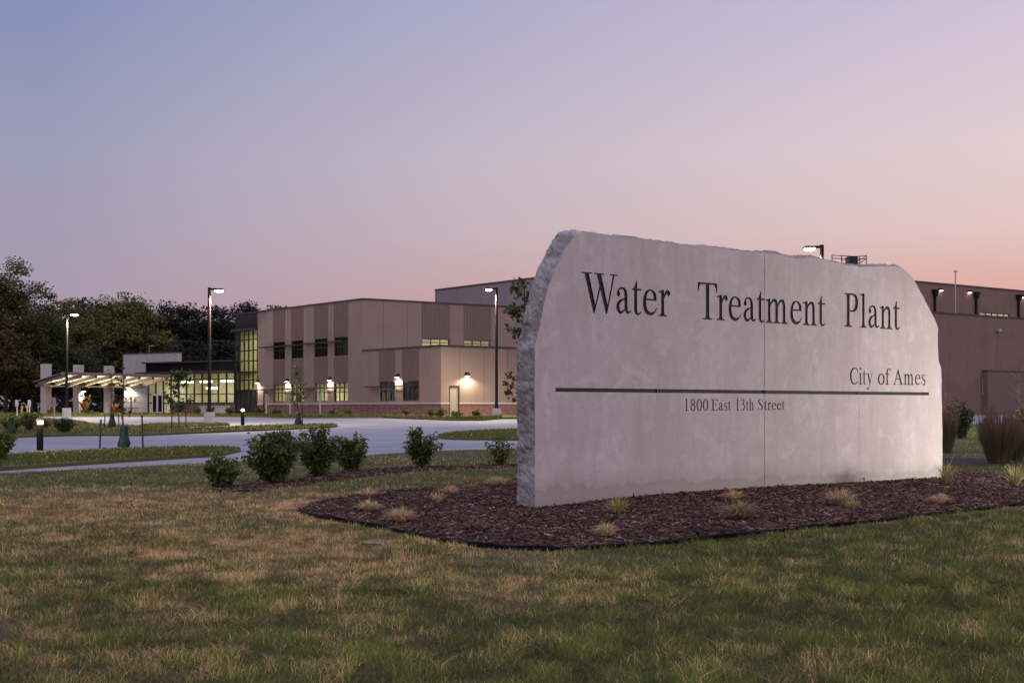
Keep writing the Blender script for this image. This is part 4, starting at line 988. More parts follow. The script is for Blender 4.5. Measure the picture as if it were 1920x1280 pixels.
for px in (100, 130, 165, 190, 220, 245):
    s = CW.s(px); p = CW.p(s, zre-1.5, .35); lamp('SPOT', p, 640, (1,.85,.62), can, CW.p(s, zfr+.6, OV*.62), .12, 130, .9)
sp_ = CW.s(154)
FW = Fr(CW.O+WN*(-.28), WD, WN); wall_pack(FW, 155, 733.5, can, 60)
# dark fence in the gaps behind the canopy
fp0, fp1 = Vector((pxat(60,141), 141, 0)), Vector((pxat(262,156), 156, 0)); fd = (fp1-fp0); fl_ = fd.length; FF = Fr(fp0, fd, (fd.y, -fd.x, 0))
r_ = empty('metal_fence', fp0, 'dark metal rail fence in the gaps behind the canopy pillars', 'fence')
m = MB()
for z in (GL+.15, GL+.75, GL+1.35, GL+1.9): FF.box(m, 0, fl_, z, z+.06, -.03, .03)
for i in range(int(fl_/.25)): FF.box(m, i*.25, i*.25+.025, GL+.15, GL+1.9, -.012, .012)
m.build('rail_panel', 'dark_metal', r_)
for i in range(int(fl_/2.5)+1): m = MB(); FF.box(m, i*2.5-.05, i*2.5+.05, GL-.1, GL+2.05, -.06, .06); m.build('post', 'dark_metal', r_)

# ------------------------------------------------------------------ lamps
def pole_lamp(px, base_py, top_py, side, lab, d=None, energy=9000, zbase=None, foot_h=.75):
    if d is None: x, d = gp(px, base_py)
    else: x = pxat(px, d)
    zb = gz(d)-.1; zt = zat(top_py, d)
    r_ = empty('street_lamp', (x, d, zb), lab, 'street lamp', 'tall car park lamp poles')
    m = MB(); m.tube([(x,d,zb-.1), (x,d,zb+foot_h)], .33, 16); m.build('concrete_foot', 'pole_concrete', r_)
    m = MB(); m.box(x-.2, x+.2, d-.2, d+.2, zb+foot_h, zb+foot_h+.05); m.tube([(x,d,zb+foot_h+.05), (x,d,zb+foot_h+.5), (x,d,zt+.1)], [.13,.11,.095], 12); m.build('pole', 'bronze', r_)
    m = MB(); ax = side*.35; m.box(min(x, x+ax), max(x, x+ax), d-.05, d+.05, zt-.06, zt+.06); m.build('arm', 'bronze', r_)
    hx0, hx1 = sorted((x+side*.3, x+side*.86)); m = MB()
    m.box8([(hx0,d-.28,zt-.07),(hx1,d-.28,zt-.07),(hx1,d+.28,zt-.07),(hx0,d+.28,zt-.07),(hx0+.05,d-.22,zt+.03),(hx1-.05,d-.22,zt+.03),(hx1-.05,d+.22,zt+.03),(hx0+.05,d+.22,zt+.03)])
    h = m.build('lamp_head', 'bronze', r_)
    m = MB(); m.box8([(hx0+.1,d-.2,zt-.16),(hx1-.1,d-.2,zt-.16),(hx1-.1,d+.2,zt-.16),(hx0+.1,d+.2,zt-.16),(hx0+.05,d-.24,zt-.071),(hx1-.05,d-.24,zt-.071),(hx1-.05,d+.24,zt-.071),(hx0+.05,d+.24,zt-.071)]); m.build('lens', 'lamp_glow', h)
    lamp('SPOT', ((hx0+hx1)/2, d, zt-.30), energy, (1,.80,.56), r_, ((hx0+hx1)/2, d, 0), .2, 150, .5)
pole_lamp(125, 780.5, 588, 1, 'tall lamp pole in front of the entrance canopy')
pole_lamp(392.5, 792.5, 542, 1, 'tall lamp pole left of the glass tower, lamp head to the right')
pole_lamp(931, 781.5, 541, -1, 'tall lamp pole beside the left edge of the stone sign, lamp head to the left')
pole_lamp(1541, 0, 463, -1, 'lamp head showing just above the top edge of the stone sign', d=67)
def bollard(px, base_py, h, lab, e=30):
    x, d = gp(px, base_py); zb = gz(d); r_ = empty('bollard_light', (x, d, zb), lab, 'bollard light', 'round bollard lights by the drive')
    m = MB(); m.tube([(x,d,zb-.05), (x,d,zb+h*.80)], .10, 16); m.build('post', 'bollard_black', r_)
    m = MB(); m.tube([(x,d,zb+h*.80), (x,d,zb+h*.90)], .088, 16); m.build('lens', 'bollard_glow', r_)
    m = MB(); m.tube([(x,d,zb+h*.90), (x,d,zb+h*.93), (x,d,zb+h*.975), (x,d,zb+h)], [.105,.10,.075,.02], 16)
    for i in range(4):
        a = math.pi/4+i*math.pi/2; m.tube([(x+.092*math.cos(a), d+.092*math.sin(a), zb+h*.79), (x+.092*math.cos(a), d+.092*math.sin(a), zb+h*.91)], .008, 6)
    m.build('cap', 'bronze', r_)
    m = MB(); m.tube([(x,d,zb-.05),(x,d,zb+.02)], .16, 16); m.build('footing', 'pole_concrete', r_)
    lamp('POINT', (x, d-.30, zb+h*.95), e, (1,.86,.55), r_, size=.06); lamp('POINT', (x+.28, d+.18, zb+h*.95), e, (1,.86,.55), r_, size=.06); lamp('POINT', (x-.28, d+.18, zb+h*.95), e, (1,.86,.55), r_, size=.06)
bollard(75, 845.5, 1.02, 'nearer bollard light on the long grass island', 45)
bollard(455, 797.5, .98, 'farther bollard light at the edge of the middle grass island', 30)

def sign_post(px, base, top, lab, plate=True, d=None, cat='sign post', mt='grey_post', pm='plate_blue'):
    x, dd_ = gp(px, base) if d is None else (pxat(px, d), d); zb = gz(dd_); zt = zat(top, dd_)
    r_ = empty('parking_sign', (x, dd_, zb), lab, 'parking sign', 'small parking signs by the building')
    m = MB(); m.tube([(x,dd_,zb-.1), (x,dd_,zt)], .045, 8); m.build('post', mt, r_)
    m = MB(); m.box(x-.13, x+.13, dd_-.07, dd_-.05, zt-.50, zt+.02); m.build('plate', pm, r_)
sign_post(499.7, 778.5, 741, 'parking sign by the tan side door beside the glass tower')
sign_post(544, 778.5, 741, 'parking sign under the second wall lamp, beside the young tree with a green bag')
sign_post(600, 779.5, 740, 'parking sign in front of the lit ground floor window pair')
sign_post(102, 783, 746, 'small sign post right beside the first canopy pillar')
sign_post(32, 779, 750, 'small sign post at far left, left of the yellow bollards')
sign_post(55.5, 778.5, 750, 'small sign post right of the yellow bollards at far left')
for px, lab in ((41, 'left one of two yellow guard posts at the wood edge'), (51.5, 'right one of two yellow guard posts at the wood edge')):
    d = 126; x = pxat(px, d); m = MB(); m.tube([(x,d,gz(d)-.1), (x,d,zat(761,d)-.08), (x,d,zat(760,d))], [.09,.09,.04], 12)
    tag(m.build('guard_post', 'yellow_paint'), lab, 'guard post', 'yellow guard posts')

# ------------------------------------------------------------------ plants
def leaf_mesh(P, Nrm, size, col, elong=1.6, droop=.0):
    """diamond leaves folded along the midrib: P (n,3) points, random orientation"""
    n = len(P); a = rng.random(n)*2*np.pi; el = rng.normal(-droop, .45, n)
    d = np.stack([np.cos(a)*np.cos(el), np.sin(a)*np.cos(el), np.sin(el)], 1)
    s = np.cross(d, rng.normal(0, 1, (n, 3))+np.array([0, 0, 1.2])); s /= np.linalg.norm(s, axis=1)[:, None]+1e-9
    up = np.cross(s, d); L = size*rng.uniform(.7, 1.3, n); W = L/elong*.5
    V = np.zeros((n, 4, 3)); V[:, 0] = P; V[:, 2] = P+d*L[:, None]; mid = P+d*(L*.45)[:, None]+up*(W*.35)[:, None]
    V[:, 1] = mid+s*W[:, None]; V[:, 3] = mid-s*W[:, None]
    k = np.arange(n)[:, None]*4
    return V.reshape(-1, 3), k+np.array([[0, 1, 2, 3]]), np.repeat(col, 4, 0)
def build_leaves(name, P, size, col, par, elong=1.6, droop=0.):
    V, Fq, Cc = leaf_mesh(P, None, size, col, elong, droop); return np_mesh(name, V, [Fq], 'leaf', Cc, par)
def cols(n, a, b, p=1.):
    t = rng.random(n)[:, None]**p; return np.array(a)*(1-t)+np.array(b)*t
def shrub(x, y, h, w_, lab, group=None, nst=26, nl=2400, leaf=.075, ca=(.045,.062,.014), cb=(.150,.175,.045), name='shrub', bs=.35, cat='shrub', sparse=False, droop=.5, cw_=None):
    zb = gz(y); r_ = empty(name, (x, y, zb), lab, cat, group); m = MB(); tips = []
    for i in range(nst):
        a = random.random()*6.283; rr2 = random.random()**.6; tx, ty = math.cos(a)*rr2*w_*.5, math.sin(a)*rr2*w_*.5
        hh_ = h*(1-.30*rr2**2)*random.uniform(.66, 1.08); p = []
        for k in range(5):
            t = k/4; q = t**.75; p.append((x+tx*(bs+(1-bs)*q)*(.25+.75*q)+random.uniform(-.02,.02), y+ty*(bs+(1-bs)*q)*(.25+.75*q)+random.uniform(-.02,.02), zb-.02+hh_*t))
        m.tube(p, [.011,.009,.007,.005,.003], 5, cap=False); tips.append(p)
    m.build('stems', 'bark', r_)
    T = np.array(tips); si = rng.integers(0, nst, nl); t = rng.random(nl)**(.62 if not sparse else .8)*.93+.07; t = np.clip(t, .10, 1); f = t*4; i0 = np.clip(f.astype(int), 0, 3); fr2 = (f-i0)[:, None]
    P = T[si, i0]*(1-fr2)+T[si, i0+1]*fr2; P = P+rng.normal(0, .045*w_ if not sparse else .05, (nl, 3))*np.array([1, 1, .7])
    P[:, 2] = np.maximum(P[:, 2], zb+.03)
    cst = (.65+.7*rng.random(nst))[si][:, None]
    build_leaves('foliage', P, leaf, cols(nl, ca, cb, 1.3)*cst, r_, 1.9, droop)
    return r_
G1 = 'shrubs along the mulch strip beside the drive'
def sh(px, base, top, wpx, lab, **k):
    x, d = gp(px, base); return shrub(x, d, (base-top)*d/F, wpx*d/F, lab, **k)
sh(415, 916, 846, 68, 'small rounded shrub at the left end of the row by the drive', group=G1, nst=26, nl=2100, leaf=.07)
sh(515, 907, 796, 108, 'largest and widest shrub of the row by the drive', group=G1, nst=50, nl=5000, leaf=.085)
sh(596, 896, 792, 76, 'tall narrow shrub standing just right of the widest one', group=G1, nst=28, nl=2600, leaf=.085)
sh(657, 884, 806, 68, 'dense oval shrub, third bush right of the widest, before the gap', group=G1, nst=30, nl=2600, leaf=.085)
sh(790, 878, 793, 74, 'lone vase shaped shrub with narrow foot mid way to the stone sign', group=G1, nst=26, nl=1900, leaf=.085, bs=.1)
sh(934, 874, 806, 52, 'sparse twiggy shrub close to the left edge of the stone sign', group=G1, nst=12, nl=520, leaf=.08, sparse=True, bs=.2)
sh(2, 862, 800, 56, 'bush at the left picture edge with the bollard glow put into its yellow green leaf colour', nst=24, nl=1500, leaf=.09, ca=(.06,.085,.012), cb=(.17,.19,.04))  # leaf colour brightened and yellowed to carry the glow of the bollard light
sh(122, 809, 781, 42, 'low grey green bush on the middle island behind the nearer bollard light', nst=20, nl=1500, leaf=.11, ca=(.03,.04,.014), cb=(.08,.09,.035))
sh(20, 808, 780, 48, 'dark low bush at left edge of the middle island', nst=18, nl=1300, leaf=.12)
sh(55, 805, 777, 34, 'reddish twiggy bush on the middle island', nst=18, nl=700, leaf=.10, ca=(.05,.03,.02), cb=(.10,.06,.04))
sh(84, 801, 785, 26, 'tiny reddish shrub between two green bushes on the middle island', nst=12, nl=400, leaf=.10, ca=(.05,.025,.02), cb=(.09,.05,.045))
sh(60, 789, 772, 40, 'feathery bush at the back of the middle island near the wood', nst=16, nl=700, leaf=.14)
bedp = [(430,777,762,22,'round bush by the lobby brick base, left of the glass tower'),(447,777,764,20,'small bush under the glass tower'),(487,778,760,24,'bright bush below the first wall lamp'),(518,779,765,22,'low bush left of the parking sign pair'),(625,779.5,766,22,'reddish low bush under the lit windows'),(655,779.5,765,20,'low bush under the last lit window'),(762,779.5,766,18,'thin low bush under the dark ground floor windows'),
 (810,782,765,20,'bright bush at the near corner of the lower block'),(826,783,763,30,'largest bright bush at the near corner of the lower block'),(857,783,766,26,'yellow green bush beside the tan steel door'),(893,782.5,767,20,'small bush between steel door and lamp pole'),(369,776.5,762,18,'pale bush in front of the lobby glass'),(396,776.5,760,18,'bush in front of the lobby brick wall')]
for px, b, t, wv, lab in bedp:
    sh(px, b, t, wv, lab, group='small bushes along the building', nst=12, nl=420, leaf=.15, ca=(.04,.05,.012), cb=(.14,.15,.035))
# canna plants at the canopy
def canna(px, base, top, wpx, lab, red=.5):
    x, d = gp(px, base); zb = gz(d); h = (base-top)*d/F; r_ = empty('canna_plant', (x, d, zb), lab, 'flowering plant', 'tropical plants at the canopy')
    m = MB()
    for i in range(16):
        a = random.random()*6.28; l = random.uniform(.5,1)*h; ox, oy = math.cos(a)*wpx*d/F*.5*random.uniform(.3,1), math.sin(a)*.5
        c = (.17,.17,.04) if random.random() > red else (.16,.022,.014); b0 = Vector((x+ox*.2, d+oy*.2, zb+l*.15)); tp = Vector((x+ox, d+oy, zb+l)); md = (b0+tp)/2+Vector((-ox*.15, 0, .12*l)); s2 = Vector((math.sin(a), -math.cos(a), 0))*.13+Vector((.08,0,0))
        m.quad([b0, md-s2, tp, md+s2], 0, c)
    for i in range(10):
        q = Vector((x+random.uniform(-.3,.3)*wpx*d/F, d+random.uniform(-.2,.2), zb+h*random.uniform(.75,1.05)))
        m.quad([q, q+Vector((.1,.02,.08)), q+Vector((.02,.02,.2)), q+Vector((-.1,.02,.1))], 0, (.34,.15,.02))
    m.build('leaves', 'leaf', r_)
    m = MB(); m.tube([(x,d,zb-.02),(x,d,zb+.35)], [.35,.42], 12); m.build('pot', 'soil', r_)
canna(160, 776.5, 744, 34, 'large lit yellow and red leaved plant at the second canopy pillar', .4)
canna(215, 776.5, 760, 18, 'small red leaved plant at the third canopy pillar', .7)
canna(97.5, 776.5, 762, 12, 'small dark red plant at the first canopy pillar', .9)

def tuft(px, base, hpx, wpx, lab, ca, cb, n=170, lean=1.0):
    x, d = gp(px, base); z0 = float(mound(x, d))+.01; h = hpx*d/F*1.15; w2 = wpx*d/F*.62; n = int(n*1.35)
    a = rng.random(n)*2*np.pi; r0 = rng.random(n)*.05; sp2 = rng.random(n)**.7*w2; hgt = h*rng.uniform(.55, 1.1, n)*(1-.35*(sp2/w2)**2)
    V = np.zeros((n, 8, 3)); ca_, sa_ = np.cos(a), np.sin(a); wd2 = rng.uniform(.003, .006, n)*1.15
    for k, t in enumerate((0, .4, .75, 1.)):
        rr3 = r0+sp2*t**1.5; zz = z0+hgt*(1.45*t-.55*t**2.2) if k < 3 else z0+hgt*rng.uniform(.55, 1, n)
        wk = wd2*(1-.8*t); V[:, 2*k] = np.stack([x+ca_*rr3-sa_*wk, d+sa_*rr3+ca_*wk, zz], 1); V[:, 2*k+1] = np.stack([x+ca_*rr3+sa_*wk, d+sa_*rr3-ca_*wk, zz], 1)
    b = np.arange(n)[:, None]*8; Q = np.concatenate([b+np.array([[2*k, 2*k+1, 2*k+3, 2*k+2]]) for k in range(3)])
    o = np_mesh('grass_tuft', V.reshape(-1, 3), [Q], 'blade', np.repeat(cols(n, ca, cb), 8, 0)); return tag(o, lab, 'grass tuft', 'grass tufts in the mulch bed')
TN = ((.33,.21,.095), (.72,.52,.28)); GN = ((.17,.155,.045), (.50,.43,.17)); RD = ((.13,.055,.04), (.30,.15,.10))
tuft(1157, 967, 36, 62, 'green grass tuft in the mulch below the word Water', *GN)
tuft(1137, 1012, 30, 48, 'tan tuft nearest the front edging, below the green one', *TN)
tuft(1376, 944, 24, 50, 'small tan tuft close to the stone foot by the middle joint', *TN)
tuft(1388, 978, 38, 92, 'wide tan and green tuft in front of the middle joint', (.16,.11,.05), (.42,.30,.15), n=300)
tuft(1577, 952, 36, 78, 'tan and green tuft below the address line right of the middle joint', *TN, n=260)
tuft(1597, 960, 22, 40, 'low green tuft against the larger tan one', *GN)
tuft(1762, 949, 24, 52, 'small tan tuft in front of the stone right corner', *TN)
tuft(1774, 914, 46, 66, 'bright green arching tuft at the stone right corner', *GN, n=90)
tuft(1903, 914, 44, 84, 'yellow green arching tuft at the right picture edge', *GN, n=110)
tuft(752, 984, 32, 62, 'tan flopped tuft near the left part of the mulch bed', *TN, n=240)
tuft(691, 963, 24, 54, 'rounded dry tuft near the left tip of the mulch bed', *TN, n=240)
tuft(893, 1002, 30, 50, 'reddish brown wiry tuft left of the stone', *RD, n=120)
tuft(931, 916, 24, 62, 'pale dry tuft at the back edge of the bed beside the stone', *TN, n=200)
tuft(820, 944, 24, 46, 'thin straw tuft in the middle of the left mulch area', *TN, n=70)
tuft(845, 930, 20, 60, 'dry fringe of grass at the back edge of the mulch', *TN, n=120)
tuft(690, 935, 18, 60, 'dry fringe of grass at the back left of the mulch', *TN, n=120)
# flat tan stone in the lawn, pale stones in the mulch
def stone(px, py, w_, d_, h_, lab, mt='flat_stone'):
    x, y = gp(px, py); bm = bmesh.new(); bmesh.ops.create_icosphere(bm, subdivisions=3, radius=1)
    z0 = .01 if mt == 'flat_stone' else float(mound(x, y))+.012
    for v in bm.verts:
        k = 1+.35*n3((v.co.x*1.2, v.co.y*1.2, v.co.z+px), 1.7); v.co = Vector((x+v.co.x*w_*k, y+v.co.y*d_*k, z0+v.co.z*h_*k))
    me = bpy.data.meshes.new('stone'); bm.to_mesh(me); bm.free(); me.materials.append(MT[mt]); tag(link('stone', me), lab, 'stone')
stone(709, 1017, .15, .2, .012, 'flat tan stone lying in the lawn in front of the mulch bed')
stone(925, 951, .055, .05, .03, 'small pale stone in the mulch left of the stone sign', 'pole_concrete')
stone(884, 946, .05, .05, .025, 'pale pebble among bark chips, farther left of the sign', 'pole_concrete')
stone(723, 937, .04, .04, .02, 'tiny white pebble at the back of the left mulch area', 'pole_concrete')

# tall ornamental grasses right of the sign
def ornamental(px, base, top, wpx, lab, n=1700):
    x, d = gp(px, base); z0 = gz(d); h = (base-top)*d/F; w2 = wpx*d/F*.5; r_ = empty('ornamental_grass', (x, d, z0), lab, 'ornamental grass', 'tall ornamental grasses')
    for part, nn, hf, c in (('blades', n, .72, ((.050,.046,.018), (.125,.105,.045))), ('plumes', n//2, 1., ((.10,.062,.042), (.20,.125,.085)))):
        a = rng.random(nn)*2*np.pi; r0 = rng.random(nn)**.5*w2*.5; r1 = r0+rng.random(nn)**.9*w2*.8*(.75+.5*vnoise(a*1.3, a*0+h)); hg = h*hf*rng.uniform(.55, 1.03, nn)*(.82+.3*vnoise(a*2.1+5, a*0+h))
        V = np.zeros((nn, 6, 3)); ww = .0045 if part == 'blades' else .0055
        for k, t in enumerate((0, .55, 1.)):
            rr3 = r0+(r1-r0)*t**1.4; wk = ww*(1-.55*t); ca_, sa_ = np.cos(a), np.sin(a)
            V[:, 2*k] = np.stack([x+ca_*rr3-wk, d+sa_*rr3, z0+hg*t], 1); V[:, 2*k+1] = np.stack([x+ca_*rr3+wk, d+sa_*rr3, z0+hg*t], 1)
        b = np.arange(nn)[:, None]*6; Q = np.concatenate([b+np.array([[2*k, 2*k+1, 2*k+3, 2*k+2]]) for k in range(2)])
        np_mesh(part, V.reshape(-1, 3), [Q], 'blade', np.repeat(cols(nn, *c), 6, 0), r_)
ornamental(1873, 869, 764, 74, 'tall reddish ornamental grass clump right of the stone sign')
ornamental(1772, 850, 762, 44, 'ornamental grass clump half hidden by the right edge of the sign', 1300)
ornamental(1906, 864, 790, 40, 'shorter dark ornamental grass at the right picture edge', 1100)
sh(1799, 822, 745, 56, 'leafy open shrub between the ornamental grasses right of the sign', nst=18, nl=1000, leaf=.15, ca=(.03,.04,.014), cb=(.09,.10,.04), sparse=True)
sh(1913, 812, 762, 34, 'dark green shrub at the foot of the bare sapling', nst=16, nl=800, leaf=.14)

# ------------------------------------------------------------------ trees
def tree_mesh(h, crown_r, crown_z0, nclump, nleaf, leaf, ca, cb, seed, trunk_r=.2, lobes=7, mt='far_bark', squash=1., spread=1.):
    random.seed(seed); m = MB(); tips = []
    th = h*.82; p = []
    ox = oy = 0
    for k in range(7):
        t = k/6; p.append((ox, oy, -.3+(th+.3)*t)); ox += random.uniform(-.02,.02)*h; oy += random.uniform(-.02,.02)*h
    m.tube(p, [trunk_r*(1.15-.95*k/6) for k in range(7)], 8, cap=False)
    L = []
    for i in range(lobes):
        t = random.uniform(crown_z0, .80); j = t*6; i0 = min(5, int(j)); b = Vector(p[i0]).lerp(Vector(p[i0+1]), j-i0)
        a = 6.283*i/lobes+random.uniform(-.5,.5); ln = crown_r*random.uniform(.55, 1.0)*(1-.55*max(0, (t-.45)))*spread
        e = b+Vector((math.cos(a)*ln, math.sin(a)*ln, ln*random.uniform(.35, .9))); md = b.lerp(e, .5)+Vector((random.uniform(-.1,.1)*ln, random.uniform(-.1,.1)*ln, -.06*ln))
        m.tube([b, md, e], [trunk_r*.42, trunk_r*.26, trunk_r*.10], 6, cap=False); L.append((e, crown_r*random.uniform(.34, .55)))
        for q in range(2):
            e2 = md+Vector((random.uniform(-1,1), random.uniform(-1,1), random.uniform(.1,.9)))*ln*.5; m.tube([md, e2], [trunk_r*.2, trunk_r*.06], 5, cap=False); L.append((e2, crown_r*random.uniform(.26, .42)))
    L.append((Vector(p[-1]), crown_r*.45)); L.append((Vector((p[5][0], p[5][1], h*.90)), crown_r*.34))
    P = []; Cc = []
    r2 = np.random.default_rng(seed)
    for i in range(nclump):
        c, r = L[r2.integers(len(L))]; u = r2.normal(0, 1, 3); u /= np.linalg.norm(u); cc = np.array(c)+u*r*(r2.random()**.4)*np.array([1, 1, .8*squash])
        cr_ = crown_r*r2.uniform(.09, .17); k = nleaf//nclump; q = cc+np.clip(r2.normal(0, 1, (k, 3)), -1.5, 1.5)*cr_*np.array([1, 1, .6])
        P.append(q); br = r2.uniform(.6, 1.45); t = r2.random((k, 1)); Cc.append((np.array(ca)*(1-t)+np.array(cb)*t)*br)
    P = np.concatenate(P); Cc = np.concatenate(Cc); P[:, 2] = np.clip(P[:, 2], .12*h, h)
    return m, P, Cc
def tree(x, y, h, cr_, cz, ncl, nl, leaf, ca, cb, seed, lab, name='tree', cat='tree', group=None, mt='far_bark', tr=.2, lobes=8, spread=1., elong=1.35):
    m, P, Cc = tree_mesh(h, cr_, cz, ncl, nl, leaf, ca, cb, seed, tr, lobes, spread=spread)
    zb = gz(y)-.1; r_ = empty(name, (x, y, zb), lab, cat, group)
    m.v = [(a+x, b+y, c+zb) for a, b, c in m.v]; m.build('trunk', mt, r_)
    P = P+np.array([x, y, zb]); build_leaves('crown', P, leaf, Cc, r_, elong, .1)
    return r_
GW = 'woodland trees behind the building'
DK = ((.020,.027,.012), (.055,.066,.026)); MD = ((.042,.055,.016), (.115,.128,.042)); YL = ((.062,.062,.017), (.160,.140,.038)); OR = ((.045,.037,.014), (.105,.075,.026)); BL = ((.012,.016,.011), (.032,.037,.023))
wood = [ # px, top py, depth, radius m, palette, label
 (30, 478, 150, 4.4, MD, 'tallest tree at the left picture edge with leafy rounded top'),
 (-8, 505, 146, 4.2, OR, 'brownish tree cut off by the left picture edge'),
 (82, 520, 152, 3.9, MD, 'mid green tree just right of the tallest left tree'),
 (8, 620, 140, 2.8, OR, 'low rust tinted tree at the left edge below the tall ones'),
 (112, 552, 158, 3.6, YL, 'slim yellowish tree above the first lamp pole'),
 (150, 556, 202, 5.3, DK, 'dark tree behind the yellowish one near the first lamp pole'),
 (197, 552, 192, 4.6, MD, 'full green tree above the canopy, left of two'),
 (240, 548, 190, 5.4, YL, 'broad olive yellow tree above the canopy'),
 (278, 575, 188, 3.9, YL, 'olive tree with drooping side above the concrete wall'),
 (120, 650, 150, 3.6, DK, 'low dark tree filling the gap behind the lamp pole'),
 (190, 650, 186, 4.4, DK, 'low dark tree directly behind the second canopy pillar'),
 (60, 645, 148, 3.6, DK, 'low dark tree behind the yellow guard posts'),
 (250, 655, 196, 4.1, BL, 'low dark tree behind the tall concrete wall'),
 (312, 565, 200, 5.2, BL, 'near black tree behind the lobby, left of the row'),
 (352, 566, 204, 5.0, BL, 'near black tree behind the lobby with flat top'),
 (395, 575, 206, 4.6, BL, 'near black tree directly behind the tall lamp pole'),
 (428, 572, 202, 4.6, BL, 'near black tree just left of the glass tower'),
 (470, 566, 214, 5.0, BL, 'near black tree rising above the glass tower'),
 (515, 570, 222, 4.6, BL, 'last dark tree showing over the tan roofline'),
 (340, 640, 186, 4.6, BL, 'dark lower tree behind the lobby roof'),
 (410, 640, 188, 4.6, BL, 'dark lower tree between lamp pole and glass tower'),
]
for i, (px, tp, d, cr_, pal, lab) in enumerate(wood):
    h = zat(tp, d)-gz(d)+.1
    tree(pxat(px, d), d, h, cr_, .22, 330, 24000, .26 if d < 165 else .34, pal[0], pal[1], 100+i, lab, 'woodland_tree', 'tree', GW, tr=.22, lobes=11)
# a deep wall of undergrowth and farther trunks behind the first rows
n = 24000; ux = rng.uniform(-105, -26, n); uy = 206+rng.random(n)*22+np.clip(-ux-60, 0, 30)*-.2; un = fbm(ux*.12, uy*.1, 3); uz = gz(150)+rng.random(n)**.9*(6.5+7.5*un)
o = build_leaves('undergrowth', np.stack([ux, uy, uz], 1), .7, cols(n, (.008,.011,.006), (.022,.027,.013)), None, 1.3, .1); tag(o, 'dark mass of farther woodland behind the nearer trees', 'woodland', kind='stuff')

def stake(p, top, lean, par):
    m = MB(); x, y, z = p; m.tube([(x, y, z-.05), (x+lean, y, z+top)], .03, 6); m.build('stake', 'dark_metal', par)
def young_tree(px, base, top, lab, crown=True, bag=True, stakes=(), nleaf=300, w_=.6, leafc=((.03,.045,.012),(.10,.11,.03)), leaf=.12, cz=.3, group='young staked trees on the islands', twigs=9, mt='bark'):
    x, d = gp(px, base); z0 = gz(d); h = (base-top)*d/F; r_ = empty('young_tree', (x, d, z0), lab, 'young tree', group)
    m = MB(); p = [(x+.02*math.sin(k*2.1), d, z0-.05+h*k/6) for k in range(7)]; m.tube(p, [.035*(1.1-k/7.) for k in range(7)], 7, cap=False); ends = []
    for i in range(twigs):
        t = random.uniform(cz, .95); a = random.random()*6.28; ln = w_*(1.05-.6*t)*random.uniform(.6,1.1); b = Vector((x, d, z0+h*t)); e = b+Vector((math.cos(a)*ln, math.sin(a)*ln, ln*.75)); m.tube([b, b.lerp(e,.5)+Vector((0,0,-.04)), e], [.014,.009,.004], 5, cap=False); ends.append((b, e))
    m.build('trunk', mt, r_)
    if nleaf:
        P = []
        for i in range(nleaf): b, e = random.choice(ends); q = b.lerp(e, random.uniform(.25,1.05)); P.append((q.x+random.gauss(0,.07), q.y+random.gauss(0,.07), q.z+random.gauss(0,.08)))
        build_leaves('leaves', np.array(P), leaf, cols(nleaf, *leafc), r_, 1.7, .5)
    if bag:
        m = MB(); n = 14; rings = []
        for k, (z, r) in enumerate(((.0,.19),(.12,.20),(.35,.15),(.52,.11),(.64,.13),(.70,.12))):
            i = len(m.v); rings.append(i)
            for j in range(n): a = 2*math.pi*j/n; rr3 = r*(1+.14*math.sin(3*a+k)+.08*math.sin(7*a+2*k)); m.v.append((x+rr3*math.cos(a)+.012*k, d+rr3*.8*math.sin(a), z0+z))
        for k in range(5):
            for j in range(n): m.f.append((rings[k]+j, rings[k]+(j+1) % n, rings[k+1]+(j+1) % n, rings[k+1]+j)); m.m.append(0)
        m.f.append(tuple(rings[5]+j for j in range(n))); m.m.append(0); m.build('watering_bag', 'bag_green', r_, True)
    for sx, st in stakes: xs = pxat(sx, d); stake((xs, d, z0), (base-st)*d/F, -(xs-x)*.05, r_)
    return r_
random.seed(3)
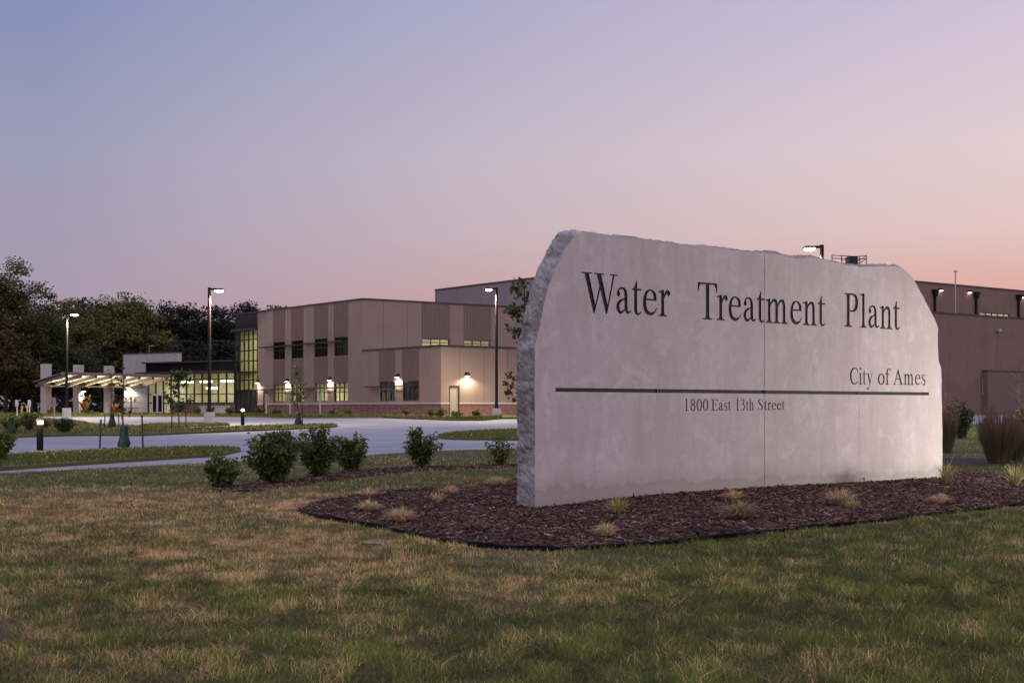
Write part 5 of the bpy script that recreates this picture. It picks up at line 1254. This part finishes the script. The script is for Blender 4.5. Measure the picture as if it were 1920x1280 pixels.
young_tree(231, 838, 668, 'bare young tree with green watering bag between two stakes on the nearest island', stakes=((187,786),(268,778)), nleaf=42, w_=.55, leaf=.16, cz=.35, twigs=7, leafc=((.05,.02,.015),(.06,.06,.02)))
young_tree(209, 800, 690, 'second bare young tree with green bag, behind the nearest one', stakes=((196,778),(223,776)), nleaf=30, w_=.5, cz=.4, twigs=6)
young_tree(335, 800, 694, 'leafy young tree between stakes in front of the lobby', bag=False, stakes=((322,771),(349,770)), nleaf=620, w_=.85, leaf=.19, cz=.22, twigs=18, leafc=((.025,.04,.014),(.075,.10,.04)))
young_tree(558, 796, 686, 'thin twiggy young tree with green bag in front of the lit windows', stakes=((567,757),), nleaf=420, w_=.8, leaf=.14, cz=.3, twigs=22)
young_tree(20, 812, 775, 'small young tree with green bag at left end of the middle island', nleaf=20, w_=.3, twigs=4)
young_tree(1911, 808, 684, 'bare branching sapling at the right picture edge before the mauve wall', bag=False, nleaf=0, w_=1.2, cz=.35, twigs=26, group='saplings by the stone sign', mt='pale_bark')
# maple sapling behind the left edge of the sign
xm, dm = pxat(984, 36), 36.
r_ = empty('maple_sapling', (xm, dm, 0), 'young maple with lobed leaves peeking out behind the left edge of the stone sign', 'young tree'); m = MB()
m.tube([(xm, dm, -.05), (xm+.03, dm, 1.6), (xm-.02, dm, 3.0), (xm, dm, zat(522,36))], [.05,.04,.025,.008], 8, cap=False); P = []
for i in range(34):
    t = random.uniform(.25, 1.0); z = t*4.45; a = random.random()*6.28; ln = .95*(1.12-.75*t)*random.uniform(.6,1.1); b = Vector((xm, dm, z)); e = b+Vector((math.cos(a)*ln, math.sin(a)*ln, ln*.5)); m.tube([b, e], [.012,.004], 5, cap=False)
    for k in range(17): q = b.lerp(e, random.uniform(.30,1.12)); P.append((q.x+random.gauss(0,.055), q.y+random.gauss(0,.055), q.z+random.gauss(0,.06)))
m.build('trunk', 'bark', r_); build_leaves('leaves', np.array(P), .125, cols(len(P), (.03,.046,.014), (.10,.12,.04)), r_, 1.15, .5)
sh(1776, 812, 722, 16, 'thin orange leaved twig plant beside the right edge of the sign', nst=5, nl=90, leaf=.16, ca=(.10,.05,.02), cb=(.2,.11,.04), sparse=True)
